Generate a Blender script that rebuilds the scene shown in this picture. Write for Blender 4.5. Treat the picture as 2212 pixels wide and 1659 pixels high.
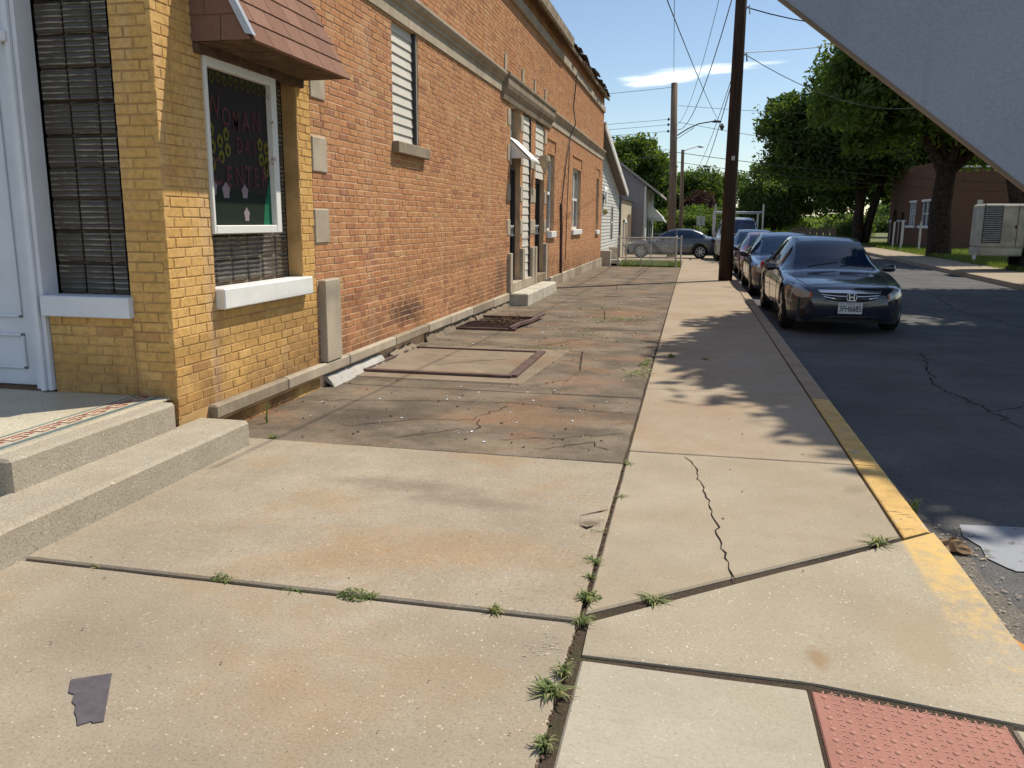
import bpy, math, random
import numpy as np
from mathutils import Vector, Matrix
from mathutils.bvhtree import BVHTree
random.seed(7); rng = np.random.default_rng(11)
S = bpy.context.scene
for o in list(bpy.data.objects): bpy.data.objects.remove(o)
R = math.radians
# ---------------------------------------------------------------- camera
cam = bpy.data.objects.new('camera', bpy.data.cameras.new('camera'))
S.collection.objects.link(cam); S.camera = cam
cam.data.sensor_width = 36; cam.data.lens = 36*1789/2212; cam.data.clip_end = 2000; cam.data.clip_start = 0.02
_r = np.array([[0.977, 0.047, -0.206], [0.211, -0.187, 0.959], [0.006, -0.981, -0.193]])
xr = Vector(_r[:, 0]).normalized(); fw = Vector(_r[:, 2]).normalized(); up = (-Vector(_r[:, 1])).normalized()
xr = fw.cross(up).normalized(); up = xr.cross(fw).normalized()
M = Matrix((xr, up, -fw)).transposed().to_4x4(); M.translation = (0, 0, 1.40); cam.matrix_world = M
# ---------------------------------------------------------------- light
SUN = Vector((0.40, 0.41, 0.854)).normalized()
EL = math.asin(SUN.z); AZ = math.atan2(SUN.x, SUN.y)
W = bpy.data.worlds.new('World'); S.world = W; W.use_nodes = True
nt = W.node_tree; nt.nodes.clear()
wo = nt.nodes.new('ShaderNodeOutputWorld'); bg = nt.nodes.new('ShaderNodeBackground')
sky = nt.nodes.new('ShaderNodeTexSky'); sky.sky_type = 'NISHITA'; sky.sun_disc = False
sky.sun_elevation = EL; sky.sun_rotation = AZ; sky.air_density = 1.0; sky.dust_density = 0.25; sky.ozone_density = 1.4
bg.inputs['Strength'].default_value = 0.125
# one thin wisp of cloud low in the sky ahead
tc = nt.nodes.new('ShaderNodeTexCoord'); sep = nt.nodes.new('ShaderNodeSeparateXYZ'); nt.links.new(tc.outputs['Generated'], sep.inputs[0])
def wm(op, a, b=None):
    x = nt.nodes.new('ShaderNodeMath'); x.operation = op
    for i, v in enumerate((a, b)):
        if v is None: continue
        if isinstance(v, (int, float)): x.inputs[i].default_value = v
        else: nt.links.new(v, x.inputs[i])
    return x.outputs[0]
cu_ = wm('DIVIDE', sep.outputs[0], sep.outputs[1]); cv_ = wm('DIVIDE', sep.outputs[2], sep.outputs[1])
cb_ = nt.nodes.new('ShaderNodeCombineXYZ'); nt.links.new(wm('MULTIPLY', cu_, 9), cb_.inputs[0]); nt.links.new(wm('MULTIPLY', cv_, 60), cb_.inputs[1])
cn = nt.nodes.new('ShaderNodeTexNoise'); cn.inputs['Scale'].default_value = 2.2; cn.inputs['Detail'].default_value = 6; nt.links.new(cb_.outputs[0], cn.inputs['Vector'])
def lobe(u0, v0, ru, rv):
    a = wm('POWER', wm('DIVIDE', wm('SUBTRACT', cu_, u0), ru), 2); b = wm('POWER', wm('DIVIDE', wm('SUBTRACT', wm('SUBTRACT', cv_, v0), wm('MULTIPLY', wm('SUBTRACT', cu_, u0), .07)), rv), 2)
    return wm('SUBTRACT', 1.0, wm('ADD', a, b))
CL = wm('MAXIMUM', lobe(-.045, .1595, .050, .0085), wm('MULTIPLY', lobe(.006, .1675, .075, .0055), .62))
CL = wm('MULTIPLY', wm('GREATER_THAN', sep.outputs[1], 0.0), CL)
mr = nt.nodes.new('ShaderNodeMapRange'); mr.interpolation_type = 'SMOOTHSTEP'; mr.inputs[1].default_value = -.25; mr.inputs[2].default_value = 1.35; mr.inputs[4].default_value = .85
nt.links.new(wm('ADD', CL, wm('MULTIPLY', wm('SUBTRACT', cn.outputs[0], .5), 2.4)), mr.inputs[0])
mxc = nt.nodes.new('ShaderNodeMix'); mxc.data_type = 'RGBA'; mxc.inputs[7].default_value = (13, 13, 12.6, 1)
nt.links.new(mr.outputs[0], mxc.inputs[0]); nt.links.new(sky.outputs[0], mxc.inputs[6]); nt.links.new(mxc.outputs[2], bg.inputs[0]); nt.links.new(bg.outputs[0], wo.inputs[0])
sl = bpy.data.lights.new('sun', 'SUN'); sl.energy = 4.9; sl.angle = R(0.55); sl.color = (1.0, 0.93, 0.80)
so = bpy.data.objects.new('sun', sl); S.collection.objects.link(so)
so.rotation_euler = (-SUN).to_track_quat('-Z', 'Y').to_euler(); so.location = (6, 6, 20)
S.view_settings.view_transform = 'Standard'; S.view_settings.look = 'None'
S.view_settings.exposure = 0.0; S.view_settings.gamma = 1.0; S.view_settings.use_curve_mapping = False
S.cycles.diffuse_bounces = 1; S.cycles.max_bounces = 6; S.cycles.transparent_max_bounces = 8

# ---------------------------------------------------------------- helpers
def g(x, y):
    yy = min(max(y, 12), 48); f = min(max((x-2)/7, 0), 1); f = f*f*(3-2*f)
    return -0.0003*(yy-12)**2*(1-f)
def link(o, parent=None):
    S.collection.objects.link(o)
    if parent is not None: o.parent = parent
    return o
def tag(o, label=None, cat=None, group=None, kind=None):
    if label: o['label'] = label
    if cat: o['category'] = cat
    if group: o['group'] = group
    if kind: o['kind'] = kind
    return o
def empty(name, loc=(0, 0, 0), rz=0, **k):
    o = bpy.data.objects.new(name, None); o.location = loc; o.rotation_euler = (0, 0, rz); o.empty_display_size = .2
    link(o); tag(o, **k); return o
def meshobj(name, V, F, mat=None, parent=None, smooth=False, tint=None, **k):
    me = bpy.data.meshes.new(name); me.from_pydata([tuple(v) for v in V], [], [tuple(f) for f in F]); me.update()
    if mat: me.materials.append(mat)
    if smooth: me.polygons.foreach_set('use_smooth', [True]*len(me.polygons))
    if tint is not None:
        a = me.attributes.new('tint', 'FLOAT', 'FACE'); a.data.foreach_set('value', np.asarray(tint, dtype=np.float32))
    o = bpy.data.objects.new(name, me); link(o, parent); tag(o, **k); return o
def npmesh(name, V, nper, mat, parent=None, tint=None, smooth=False, **k):
    """V (n*nper,3): n separate polygons of nper corners"""
    V = np.asarray(V, dtype=np.float32); n = len(V)//nper
    me = bpy.data.meshes.new(name); me.vertices.add(len(V)); me.vertices.foreach_set('co', V.ravel())
    me.loops.add(len(V)); me.loops.foreach_set('vertex_index', np.arange(len(V), dtype=np.int32))
    me.polygons.add(n); me.polygons.foreach_set('loop_start', np.arange(n, dtype=np.int32)*nper)
    me.update(calc_edges=True); me.materials.append(mat)
    if tint is not None:
        a = me.attributes.new('tint', 'FLOAT', 'FACE'); a.data.foreach_set('value', np.asarray(tint, dtype=np.float32))
    o = bpy.data.objects.new(name, me); link(o, parent); tag(o, **k); return o
class MB:
    def __init__(s): s.V = []; s.F = []; s.T = []
    def add(s, V, F, t=0.5):
        b = len(s.V); s.V += [tuple(v) for v in V]; s.F += [tuple(i+b for i in f) for f in F]; s.T += [t]*len(F)
    def box(s, x0, x1, y0, y1, z0, z1, t=0.5):
        V = [(x0, y0, z0), (x1, y0, z0), (x1, y1, z0), (x0, y1, z0), (x0, y0, z1), (x1, y0, z1), (x1, y1, z1), (x0, y1, z1)]
        s.add(V, [(0, 3, 2, 1), (4, 5, 6, 7), (0, 1, 5, 4), (1, 2, 6, 5), (2, 3, 7, 6), (3, 0, 4, 7)], t)
    def cbox(s, x0, x1, y0, y1, z0, z1, c=0.006, t=0.5):
        """box with chamfered edges"""
        a, b = (x0, y0, z0), (x1, y1, z1); V = []; idx = {}
        cx = [(x0+x1)/2, (y0+y1)/2, (z0+z1)/2]; h = [(x1-x0)/2, (y1-y0)/2, (z1-z0)/2]; c = min(c, min(h)*.9)
        for sx in (-1, 1):
            for sy in (-1, 1):
                for sz in (-1, 1):
                    sg = (sx, sy, sz)
                    for ax in range(3):
                        v = [cx[i]+sg[i]*(h[i]-(0 if i == ax else c)) for i in range(3)]
                        idx[(sg, ax)] = len(V); V.append(v)
        F = []
        for ax in range(3):
            u, w = [i for i in range(3) if i != ax]
            for sgn in (-1, 1):
                q = []
                for (su, sw) in ((-1, -1), (1, -1), (1, 1), (-1, 1)):
                    sg = [0, 0, 0]; sg[ax] = sgn; sg[u] = su; sg[w] = sw; q.append(idx[(tuple(sg), ax)])
                F.append(q)
        for ax in range(3):
            u, w = [i for i in range(3) if i != ax]
            for su in (-1, 1):
                for sw in (-1, 1):
                    sg0 = [0]*3; sg1 = [0]*3; sg0[ax] = -1; sg1[ax] = 1
                    sg0[u] = sg1[u] = su; sg0[w] = sg1[w] = sw
                    F.append([idx[(tuple(sg0), u)], idx[(tuple(sg1), u)], idx[(tuple(sg1), w)], idx[(tuple(sg0), w)]])
        for sx in (-1, 1):
            for sy in (-1, 1):
                for sz in (-1, 1): F.append([idx[((sx, sy, sz), a_)] for a_ in range(3)])
        C = Vector(cx); FF = []
        for f in F:
            p = [Vector(V[i]) for i in f]; n = (p[1]-p[0]).cross(p[2]-p[1]); m = sum(p, Vector())/len(p)
            FF.append(f if n.dot(m-C) > 0 else f[::-1])
        s.add(V, FF, t)
    def tube(s, pts, rad, n=8, cap=True, t=0.5):
        pts = [Vector(p) for p in pts]; rs = rad if hasattr(rad, '__len__') else [rad]*len(pts)
        V = []; F = []
        for i, p in enumerate(pts):
            d = (pts[min(i+1, len(pts)-1)]-pts[max(i-1, 0)])
            if d.length < 1e-9: d = Vector((0, 0, 1))
            d.normalize(); a = d.orthogonal().normalized() if i == 0 else (pa - d*pa.dot(d)).normalized()
            pa = a; b = d.cross(a)
            for j in range(n):
                w = 2*math.pi*j/n; V.append(p+(a*math.cos(w)+b*math.sin(w))*rs[i])
        for i in range(len(pts)-1):
            for j in range(n): F.append((i*n+j, i*n+(j+1) % n, (i+1)*n+(j+1) % n, (i+1)*n+j))
        if cap: F += [tuple(range(n))[::-1], tuple((len(pts)-1)*n+j for j in range(n))]
        s.add(V, F, t)
    def prism(s, poly, ax, a, b, t=0.5):
        """poly: 2D points in the two other axes (ascending axis order), extruded along ax from a to b"""
        def P(p, w):
            v = list(p); v.insert(ax, w); return tuple(v)
        n = len(poly); V = [P(p, a) for p in poly]+[P(p, b) for p in poly]
        F = [tuple(range(n))[::-1], tuple(range(n, 2*n))]+[(i, (i+1) % n, n+(i+1) % n, n+i) for i in range(n)]
        s.add(V, F, t)
    def quad(s, a, b, c, d, t=0.5): s.add([a, b, c, d], [(0, 1, 2, 3)], t)
    def build(s, name, mat, parent=None, smooth=False, **k):
        return meshobj(name, s.V, s.F, mat, parent, smooth, s.T, **k)
def boxobj(name, b, mat, parent=None, c=0.004, **k):
    m = MB(); m.cbox(*b, c=c); return m.build(name, mat, parent, **k)
def copy_tree(o, parent=None):
    c = o.copy(); S.collection.objects.link(c)
    if parent is not None: c.parent = parent
    for ch in list(o.children): copy_tree(ch, c)
    return c

# ---------------------------------------------------------------- materials
def mk(name, rough=0.8, spec=0.3, metal=0.0):
    m = bpy.data.materials.new(name); m.use_nodes = True; n = m.node_tree
    b = n.nodes['Principled BSDF']; b.inputs['Roughness'].default_value = rough
    b.inputs['Specular IOR Level'].default_value = spec; b.inputs['Metallic'].default_value = metal
    return m, n, b
def pos(n, scale=(1, 1, 1)):
    gm = n.nodes.new('ShaderNodeNewGeometry'); mp = n.nodes.new('ShaderNodeMapping'); mp.inputs['Scale'].default_value = scale
    n.links.new(gm.outputs['Position'], mp.inputs['Vector']); return mp.outputs[0]
def noise(n, vec, scale, detail=4, rough=.55):
    t = n.nodes.new('ShaderNodeTexNoise'); t.inputs['Scale'].default_value = scale; t.inputs['Detail'].default_value = detail
    t.inputs['Roughness'].default_value = rough; n.links.new(vec, t.inputs['Vector']); return t.outputs[0]
def ramp(n, fac, stops):
    r = n.nodes.new('ShaderNodeValToRGB'); e = r.color_ramp.elements
    e[0].position, e[0].color = stops[0][0], (*c3(stops[0][1]), 1)
    e[1].position, e[1].color = stops[-1][0], (*c3(stops[-1][1]), 1)
    for p, c in stops[1:-1]:
        q = e.new(p); q.color = (*c3(c), 1)
    n.links.new(fac, r.inputs[0]); return r.outputs[0]
def c3(c): return (c, c, c) if not hasattr(c, '__len__') else tuple(c[:3])
def mix(n, fac, a, b, mode='MIX'):
    x = n.nodes.new('ShaderNodeMix'); x.data_type = 'RGBA'; x.blend_type = mode
    if isinstance(fac, (int, float)): x.inputs[0].default_value = fac
    else: n.links.new(fac, x.inputs[0])
    for v, i in ((a, 6), (b, 7)):
        if hasattr(v, '__len__'): x.inputs[i].default_value = (*c3(v), 1)
        else: n.links.new(v, x.inputs[i])
    return x.outputs[2]
def bump(n, b, h, strength=.3, dist=.01):
    u = n.nodes.new('ShaderNodeBump'); u.inputs['Strength'].default_value = strength; u.inputs['Distance'].default_value = dist
    n.links.new(h, u.inputs['Height']); n.links.new(u.outputs[0], b.inputs['Normal'])
def math_(n, op, a, b=None):
    x = n.nodes.new('ShaderNodeMath'); x.operation = op
    for i, v in enumerate((a, b)):
        if v is None: continue
        if isinstance(v, (int, float)): x.inputs[i].default_value = v
        else: n.links.new(v, x.inputs[i])
    return x.outputs[0]
def simple(name, col, rough=.7, spec=.3, metal=0, var=.25, sc=6, bmp=.15, sc2=60):
    m, n, b = mk(name, rough, spec, metal); p = pos(n)
    f = noise(n, p, sc, 5)
    c = ramp(n, f, [(.3, [v*(1-var) for v in c3(col)]), (.7, [min(1, v*(1+var)) for v in c3(col)])])
    n.links.new(c, b.inputs['Base Color'])
    if bmp: bump(n, b, noise(n, p, sc2, 4), bmp, .004)
    return m
def blotch(n, c, p, ctr, rad, col, amt, nsc=4):
    q = n.nodes.new('ShaderNodeMapping'); q.vector_type = 'POINT'; q.inputs['Scale'].default_value = [1/v for v in rad]; q.inputs['Location'].default_value = [-a/v for a, v in zip(ctr, rad)]
    n.links.new(p, q.inputs[0]); L = n.nodes.new('ShaderNodeVectorMath'); L.operation = 'LENGTH'; n.links.new(q.outputs[0], L.inputs[0])
    f = math_(n, 'ADD', math_(n, 'SUBTRACT', 1.0, L.outputs['Value']), math_(n, 'MULTIPLY', math_(n, 'SUBTRACT', noise(n, p, nsc, 7, .65), .5), 1.7))
    return mix(n, ramp(n, f, [(.05, 0), (.75, amt)]), c, col)
def concrete(name, a, bcol, stain, dark=.0, speck=1.0, grain=.4, streak=False, sc=1.0, marks=()):
    m, n, b = mk(name, .9, .2); p = pos(n)
    big = noise(n, p, .9*sc, 5, .6); med = noise(n, p, 5, 6, .6); fine = noise(n, p, 90, 3, .6)
    c = ramp(n, big, [(.34, a), (.64, bcol)])
    c = mix(n, ramp(n, noise(n, pos(n, (1, 1.1, 1)), 1.1*sc, 6, .62), [(.50, 0), (.68, .75)]), c, stain)
    if dark: c = mix(n, ramp(n, noise(n, pos(n, (1.2, 1.5, 1)), 1.5, 9, .72), [(.44, 0), (.60, dark)]), c, [v*.36 for v in bcol])
    for mk_ in marks: c = blotch(n, c, p, *mk_)
    c = mix(n, ramp(n, med, [(.25, .35), (.75, 0)]), c, [v*.75 for v in a])
    c = mix(n, ramp(n, fine, [(.35, .35*speck), (.5, 0)]), c, [v*.45 for v in a])
    v = n.nodes.new('ShaderNodeTexVoronoi'); v.inputs['Scale'].default_value = 62; n.links.new(p, v.inputs['Vector'])
    sp = math_(n, 'MULTIPLY', ramp(n, v.outputs['Distance'], [(.12, 1), (.26, 0)]), ramp(n, noise(n, p, 35, 2), [(.52, 0), (.60, speck*.7)]))
    c = mix(n, sp, c, [min(.9, v*1.75) for v in bcol])
    v2 = n.nodes.new('ShaderNodeTexVoronoi'); v2.inputs['Scale'].default_value = 38; n.links.new(p, v2.inputs['Vector'])
    sp2 = math_(n, 'MULTIPLY', ramp(n, v2.outputs['Distance'], [(.08, 1), (.16, 0)]), ramp(n, noise(n, p, 21, 2), [(.56, 0), (.62, speck*.8)]))
    c = mix(n, sp2, c, [v*.22 for v in bcol])
    if streak:
        st = noise(n, pos(n, (2, 260, 2)), 1, 2); c = mix(n, ramp(n, st, [(.4, .16), (.6, 0)]), c, [v*.7 for v in a])
    n.links.new(c, b.inputs['Base Color'])
    h = math_(n, 'ADD', fine, math_(n, 'MULTIPLY', med, 1.5)); bump(n, b, h, grain, .006)
    return m
C_near = concrete('concrete_walk', (.335, .275, .20), (.45, .38, .29), (.40, .255, .125), .12, 1.0, .35, marks=[((-1.05, 3.25, 0), (.65, .35, 1), (.40, .235, .10), .45), ((-1.75, 3.75, 0), (.30, .25, 1), (.42, .26, .11), .35), ((-1.45, 4.05, 0), (.55, .18, 1), (.16, .125, .09), .55), ((-1.0, 3.85, 0), (.4, .12, 1), (.17, .13, .095), .5), ((-1.9, 2.2, 0), (.5, .3, 1), (.25, .2, .14), .35), ((-.8, 2.3, 0), (.3, .25, 1), (.40, .27, .15), .4), ((-.42, 3.7, 0), (.10, .07, 1), (.12, .085, .06), .8, 12)])
C_ramp = concrete('concrete_broomed', (.42, .37, .285), (.50, .445, .355), (.43, .36, .26), 0, .6, .3, streak=True)
C_right = concrete('concrete_sidewalk', (.365, .30, .215), (.44, .37, .275), (.36, .27, .17), 0, .7, .3)
C_mid = concrete('concrete_sidewalk_old', (.36, .28, .195), (.43, .35, .255), (.36, .25, .155), 0, .8, .35)
C_old = concrete('concrete_old', (.17, .135, .10), (.29, .23, .165), (.29, .145, .075), .8, 1.3, .8, sc=1.3, marks=[((-1.15, 5.75, 0), (.75, .45, 1), (.32, .175, .09), .6), ((-2.25, 5.5, 0), (.6, .55, 1), (.075, .06, .05), .8), ((-1.2, 5.0, 0), (.5, .2, 1), (.36, .29, .20), .6), ((-.9, 7.2, 0), (.5, .35, 1), (.36, .20, .13), .5), ((-1.3, 9.5, 0), (.6, .4, 1), (.32, .17, .09), .5), ((-1.0, 13, 0), (.7, .8, 1), (.30, .16, .08), .6)])
C_hatch = concrete('concrete_hatch', (.26, .20, .14), (.34, .27, .195), (.27, .17, .10), .3, 1.0, .5)
C_step = concrete('concrete_step', (.40, .345, .265), (.48, .42, .33), (.38, .30, .22), 0, 1.3, .5)
C_kerb = concrete('concrete_kerb', (.36, .27, .19), (.44, .34, .24), (.34, .23, .15), .2, .7, .5)
C_stoop = concrete('concrete_stoop', (.62, .57, .45), (.72, .66, .54), (.42, .33, .22), .55, .8, .8, sc=3)
Stone = concrete('limestone', (.47, .39, .29), (.58, .49, .37), (.38, .30, .21), .35, .4, .3, sc=2)
StoneD = concrete('limestone_dark', (.34, .27, .19), (.43, .35, .25), (.24, .18, .12), .5, .4, .4, sc=2)
White_plinth = concrete('whitewash', (.50, .47, .42), (.62, .59, .54), (.5, .42, .33), .35, .5, .7, sc=3)
Asphalt = concrete('asphalt', (.10, .098, .098), (.165, .16, .155), (.10, .088, .075), .25, 1.6, .9)
Gutter = concrete('gutter_asphalt', (.17, .15, .125), (.22, .20, .165), (.15, .12, .09), .4, 2.4, 1.0)
Soil = concrete('soil', (.06, .042, .03), (.10, .07, .048), (.07, .08, .03), .3, 1.2, 1.2, sc=4)
Ground = concrete('earth', (.14, .15, .06), (.19, .19, .08), (.20, .16, .09), .2, .5, .8)
TanRoad = concrete('tan_drive', (.36, .28, .20), (.43, .35, .26), (.33, .25, .16), .1, .5, .4)
def brickmat(name, stops, dirt, soot=False):
    m, n, b = mk(name, .85, .2); p = pos(n)
    at = n.nodes.new('ShaderNodeAttribute'); at.attribute_name = 'tint'
    c = ramp(n, at.outputs['Fac'], stops)
    c = mix(n, ramp(n, noise(n, p, 1.1, 5), [(.45, 0), (.7, .45)]), c, dirt)
    c = mix(n, ramp(n, noise(n, p, 28, 4), [(.35, .4), (.6, 0)]), c, [v*.55 for v in dirt])
    c = mix(n, ramp(n, noise(n, p, 70, 3), [(.60, 0), (.72, .35)]), c, (.66, .50, .34))
    # splash dirt and soot low on the wall
    sp = n.nodes.new('ShaderNodeSeparateXYZ'); gm = n.nodes.new('ShaderNodeNewGeometry'); n.links.new(gm.outputs['Position'], sp.inputs[0])
    low = n.nodes.new('ShaderNodeMapRange'); low.inputs[1].default_value = .75; low.inputs[2].default_value = .15
    n.links.new(sp.outputs[2], low.inputs[0])
    c = mix(n, math_(n, 'MULTIPLY', low.outputs[0], ramp(n, noise(n, p, 2.2, 5), [(.34, 0), (.60, .95)])), c, (.20, .10, .05))
    c = mix(n, ramp(n, noise(n, pos(n, (3, 3, .22)), 1, 6, .6), [(.56, 0), (.70, .30)]), c, (.68, .50, .36)); c = mix(n, ramp(n, noise(n, pos(n, (5, 5, .3)), 1.3, 6, .6), [(.57, 0), (.70, .40)]), c, (.22, .12, .075))
    c = blotch(n, c, p, (-3.03, 8.6, .42), (1, .75, .22), (.06, .04, .03), .8, 9); c = blotch(n, c, p, (-3.03, 13.2, .55), (1, .6, .4), (.10, .06, .04), .6, 6)
    n.links.new(c, b.inputs['Base Color']); bump(n, b, noise(n, p, 55, 5), .35, .004); return m
Brick_red = brickmat('brick_red', [(0, (.36, .155, .09)), (.15, (.49, .205, .10)), (.5, (.57, .26, .115)), (.85, (.61, .31, .14)), (1, (.60, .37, .18))], (.56, .29, .13))
Brick_yel = brickmat('brick_yellow', [(0, (.52, .28, .115)), (.15, (.67, .385, .125)), (.6, (.73, .44, .145)), (1, (.77, .48, .175))], (.58, .33, .11))
Mortar = simple('mortar', (.68, .45, .28), .95, .1, var=.3, sc=3, bmp=.5, sc2=90)
Mortar_yel = simple('mortar_yellow', (.55, .34, .15), .95, .1, var=.3, sc=4, bmp=.5, sc2=90)
WhiteP = simple('white_paint', (.74, .76, .80), .55, .4, var=.06, sc=5, bmp=.2, sc2=50)
WhiteB = simple('white_paint_bright', (.84, .83, .79), .5, .4, var=.06, sc=8, bmp=.2, sc2=70)
def rusty(name, base, rust, amt=.6):
    m, n, b = mk(name, .55, .4); p = pos(n)
    c = mix(n, ramp(n, noise(n, p, 9, 7, .7), [(amt, 0), (amt+.07, 1)]), base, rust); n.links.new(c, b.inputs['Base Color'])
    bump(n, b, noise(n, p, 60, 4), .3, .003); return m
Frame_rust = rusty('white_frame_rusty', (.80, .79, .74), (.34, .15, .06), .62)
Rust = rusty('rusty_steel', (.13, .08, .068), (.085, .045, .034), .5)
SidingM = simple('siding_cream', (.72, .67, .58), .5, .35, var=.05, sc=4, bmp=.05)
SidingW = simple('siding_white', (.66, .65, .60), .5, .35, var=.06, sc=4, bmp=.05)
SidingShade = simple('siding_grey_shaded', (.34, .30, .30), .6, .3, var=.06, sc=4, bmp=.05)  # grey house siding; shade of its side wall is put into the colour
Beige = simple('beige_stucco', (.55, .47, .34), .85, .2, var=.08, sc=4)
def shing():
    m, n, b = mk('shingle_brown', .95, .15); p = pos(n)
    at = n.nodes.new('ShaderNodeAttribute'); at.attribute_name = 'tint'
    c = ramp(n, at.outputs['Fac'], [(0, (.23, .125, .088)), (1, (.32, .18, .128))])
    c = mix(n, ramp(n, noise(n, p, 160, 3), [(.4, .5), (.6, 0)]), c, (.15, .08, .06))
    c = mix(n, ramp(n, noise(n, p, 220, 2), [(.62, 0), (.7, .5)]), c, (.55, .42, .35))
    n.links.new(c, b.inputs['Base Color']); bump(n, b, noise(n, p, 240, 2), .6, .003); return m
Shingle = shing()
RoofG = simple('roof_grey', (.20, .18, .165), .95, .1, var=.2, sc=20)
DarkWood = simple('soffit_wood', (.13, .085, .055), .95, .1, var=.4, sc=12, bmp=.5)
DarkIn = simple('dark_interior', (.02, .018, .017), .6, .3, var=.2)
GreyMetal = simple('grey_metal', (.45, .47, .49), .4, .5, .6, var=.1)
Galv = simple('galvanised', (.50, .50, .48), .5, .5, .4, var=.15)
BlackMetal = simple('black_metal', (.03, .028, .027), .5, .5, var=.2)
Pole = None
def wood():
    m, n, b = mk('pole_wood', .9, .15); p = pos(n, (26, 26, 1.2))
    c = ramp(n, noise(n, p, 1, 6), [(.3, (.03, .02, .016)), (.7, (.075, .05, .036))]); n.links.new(c, b.inputs['Base Color'])
    bump(n, b, noise(n, p, 1, 6), .8, .02); return m
Pole = wood()
def wood2():
    m, n, b = mk('pole_wood_grey', .9, .15); p = pos(n, (26, 26, 1.2))
    c = ramp(n, noise(n, p, 1, 6), [(.3, (.15, .105, .075)), (.7, (.27, .20, .145))]); n.links.new(c, b.inputs['Base Color'])
    bump(n, b, noise(n, p, 1, 6), .8, .02); return m
PoleG = wood2()
Bark = simple('bark', (.055, .04, .03), .95, .1, var=.5, sc=7, bmp=1, sc2=18)
def glassblock():
    m, n, b = mk('glass_block', .25, .4); p = pos(n)
    w = n.nodes.new('ShaderNodeTexWave'); w.bands_direction = 'Z'; w.inputs['Scale'].default_value = 9.5
    w.inputs['Distortion'].default_value = .8; w.inputs['Detail'].default_value = 2; n.links.new(p, w.inputs['Vector'])
    c = mix(n, math_(n, 'MULTIPLY', ramp(n, w.outputs['Fac'], [(.72, 0), (.9, 1)]), ramp(n, noise(n, p, 7, 3), [(.42, .1), (.6, .8)])), (.075, .062, .048), (.34, .30, .24))
    n.links.new(c, b.inputs['Base Color']); bump(n, b, w.outputs['Fac'], .5, .01); return m
GlassB = glassblock()
GlassD, _n, _b = mk('window_glass', .05, .6); _b.inputs['Base Color'].default_value = (.05, .055, .06, 1)
Screen = simple('window_screen', (.16, .16, .155), .6, .3, var=.1)
def terrazzo():
    m, n, b = mk('mosaic_tile', .45, .4); p = pos(n)
    v = n.nodes.new('ShaderNodeTexVoronoi'); v.inputs['Scale'].default_value = 55; v.feature = 'DISTANCE_TO_EDGE'; n.links.new(p, v.inputs['Vector'])
    c = ramp(n, noise(n, p, 2.5, 5), [(.35, (.56, .49, .36)), (.65, (.68, .61, .46))])
    c = mix(n, ramp(n, v.outputs['Distance'], [(.03, .6), (.10, 0)]), c, (.30, .25, .18)); n.links.new(c, b.inputs['Base Color']); return m
Terr = terrazzo()
TileRed = simple('mosaic_red', (.34, .085, .06), .5, .4, var=.2, sc=50)
TileGreen = simple('mosaic_green', (.17, .22, .20), .5, .4, var=.2, sc=50)
Tact = simple('tactile_pink', (.36, .165, .125), .8, .25, var=.10, sc=3, bmp=.3, sc2=120)
TactL = simple('tactile_pink_worn', (.43, .215, .16), .8, .25, var=.10, sc=5, bmp=.3, sc2=120)
def kerbpaint():
    m, n, b = mk('kerb_yellow', .75, .3); p = pos(n)
    y = ramp(n, noise(n, p, 8, 5), [(.3, (.52, .32, .10)), (.7, (.68, .44, .15))])
    cr = noise(n, pos(n, (5, 26, 5)), 1, 7, .7)
    base = ramp(n, noise(n, p, 9, 4), [(.3, (.34, .28, .22)), (.7, (.52, .46, .37))])
    wear = math_(n, 'MAXIMUM', ramp(n, cr, [(.595, 0), (.62, 1)]), ramp(n, noise(n, p, 40, 3), [(.66, 0), (.7, 1)]))
    c = mix(n, ramp(n, noise(n, p, 5, 6, .7), [(.55, 0), (.62, .7)]), y, base); c = mix(n, wear, c, [.10, .06, .035]); n.links.new(c, b.inputs['Base Color'])
    bump(n, b, noise(n, p, 30, 5), .5, .01); return m
KerbY = kerbpaint()
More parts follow.
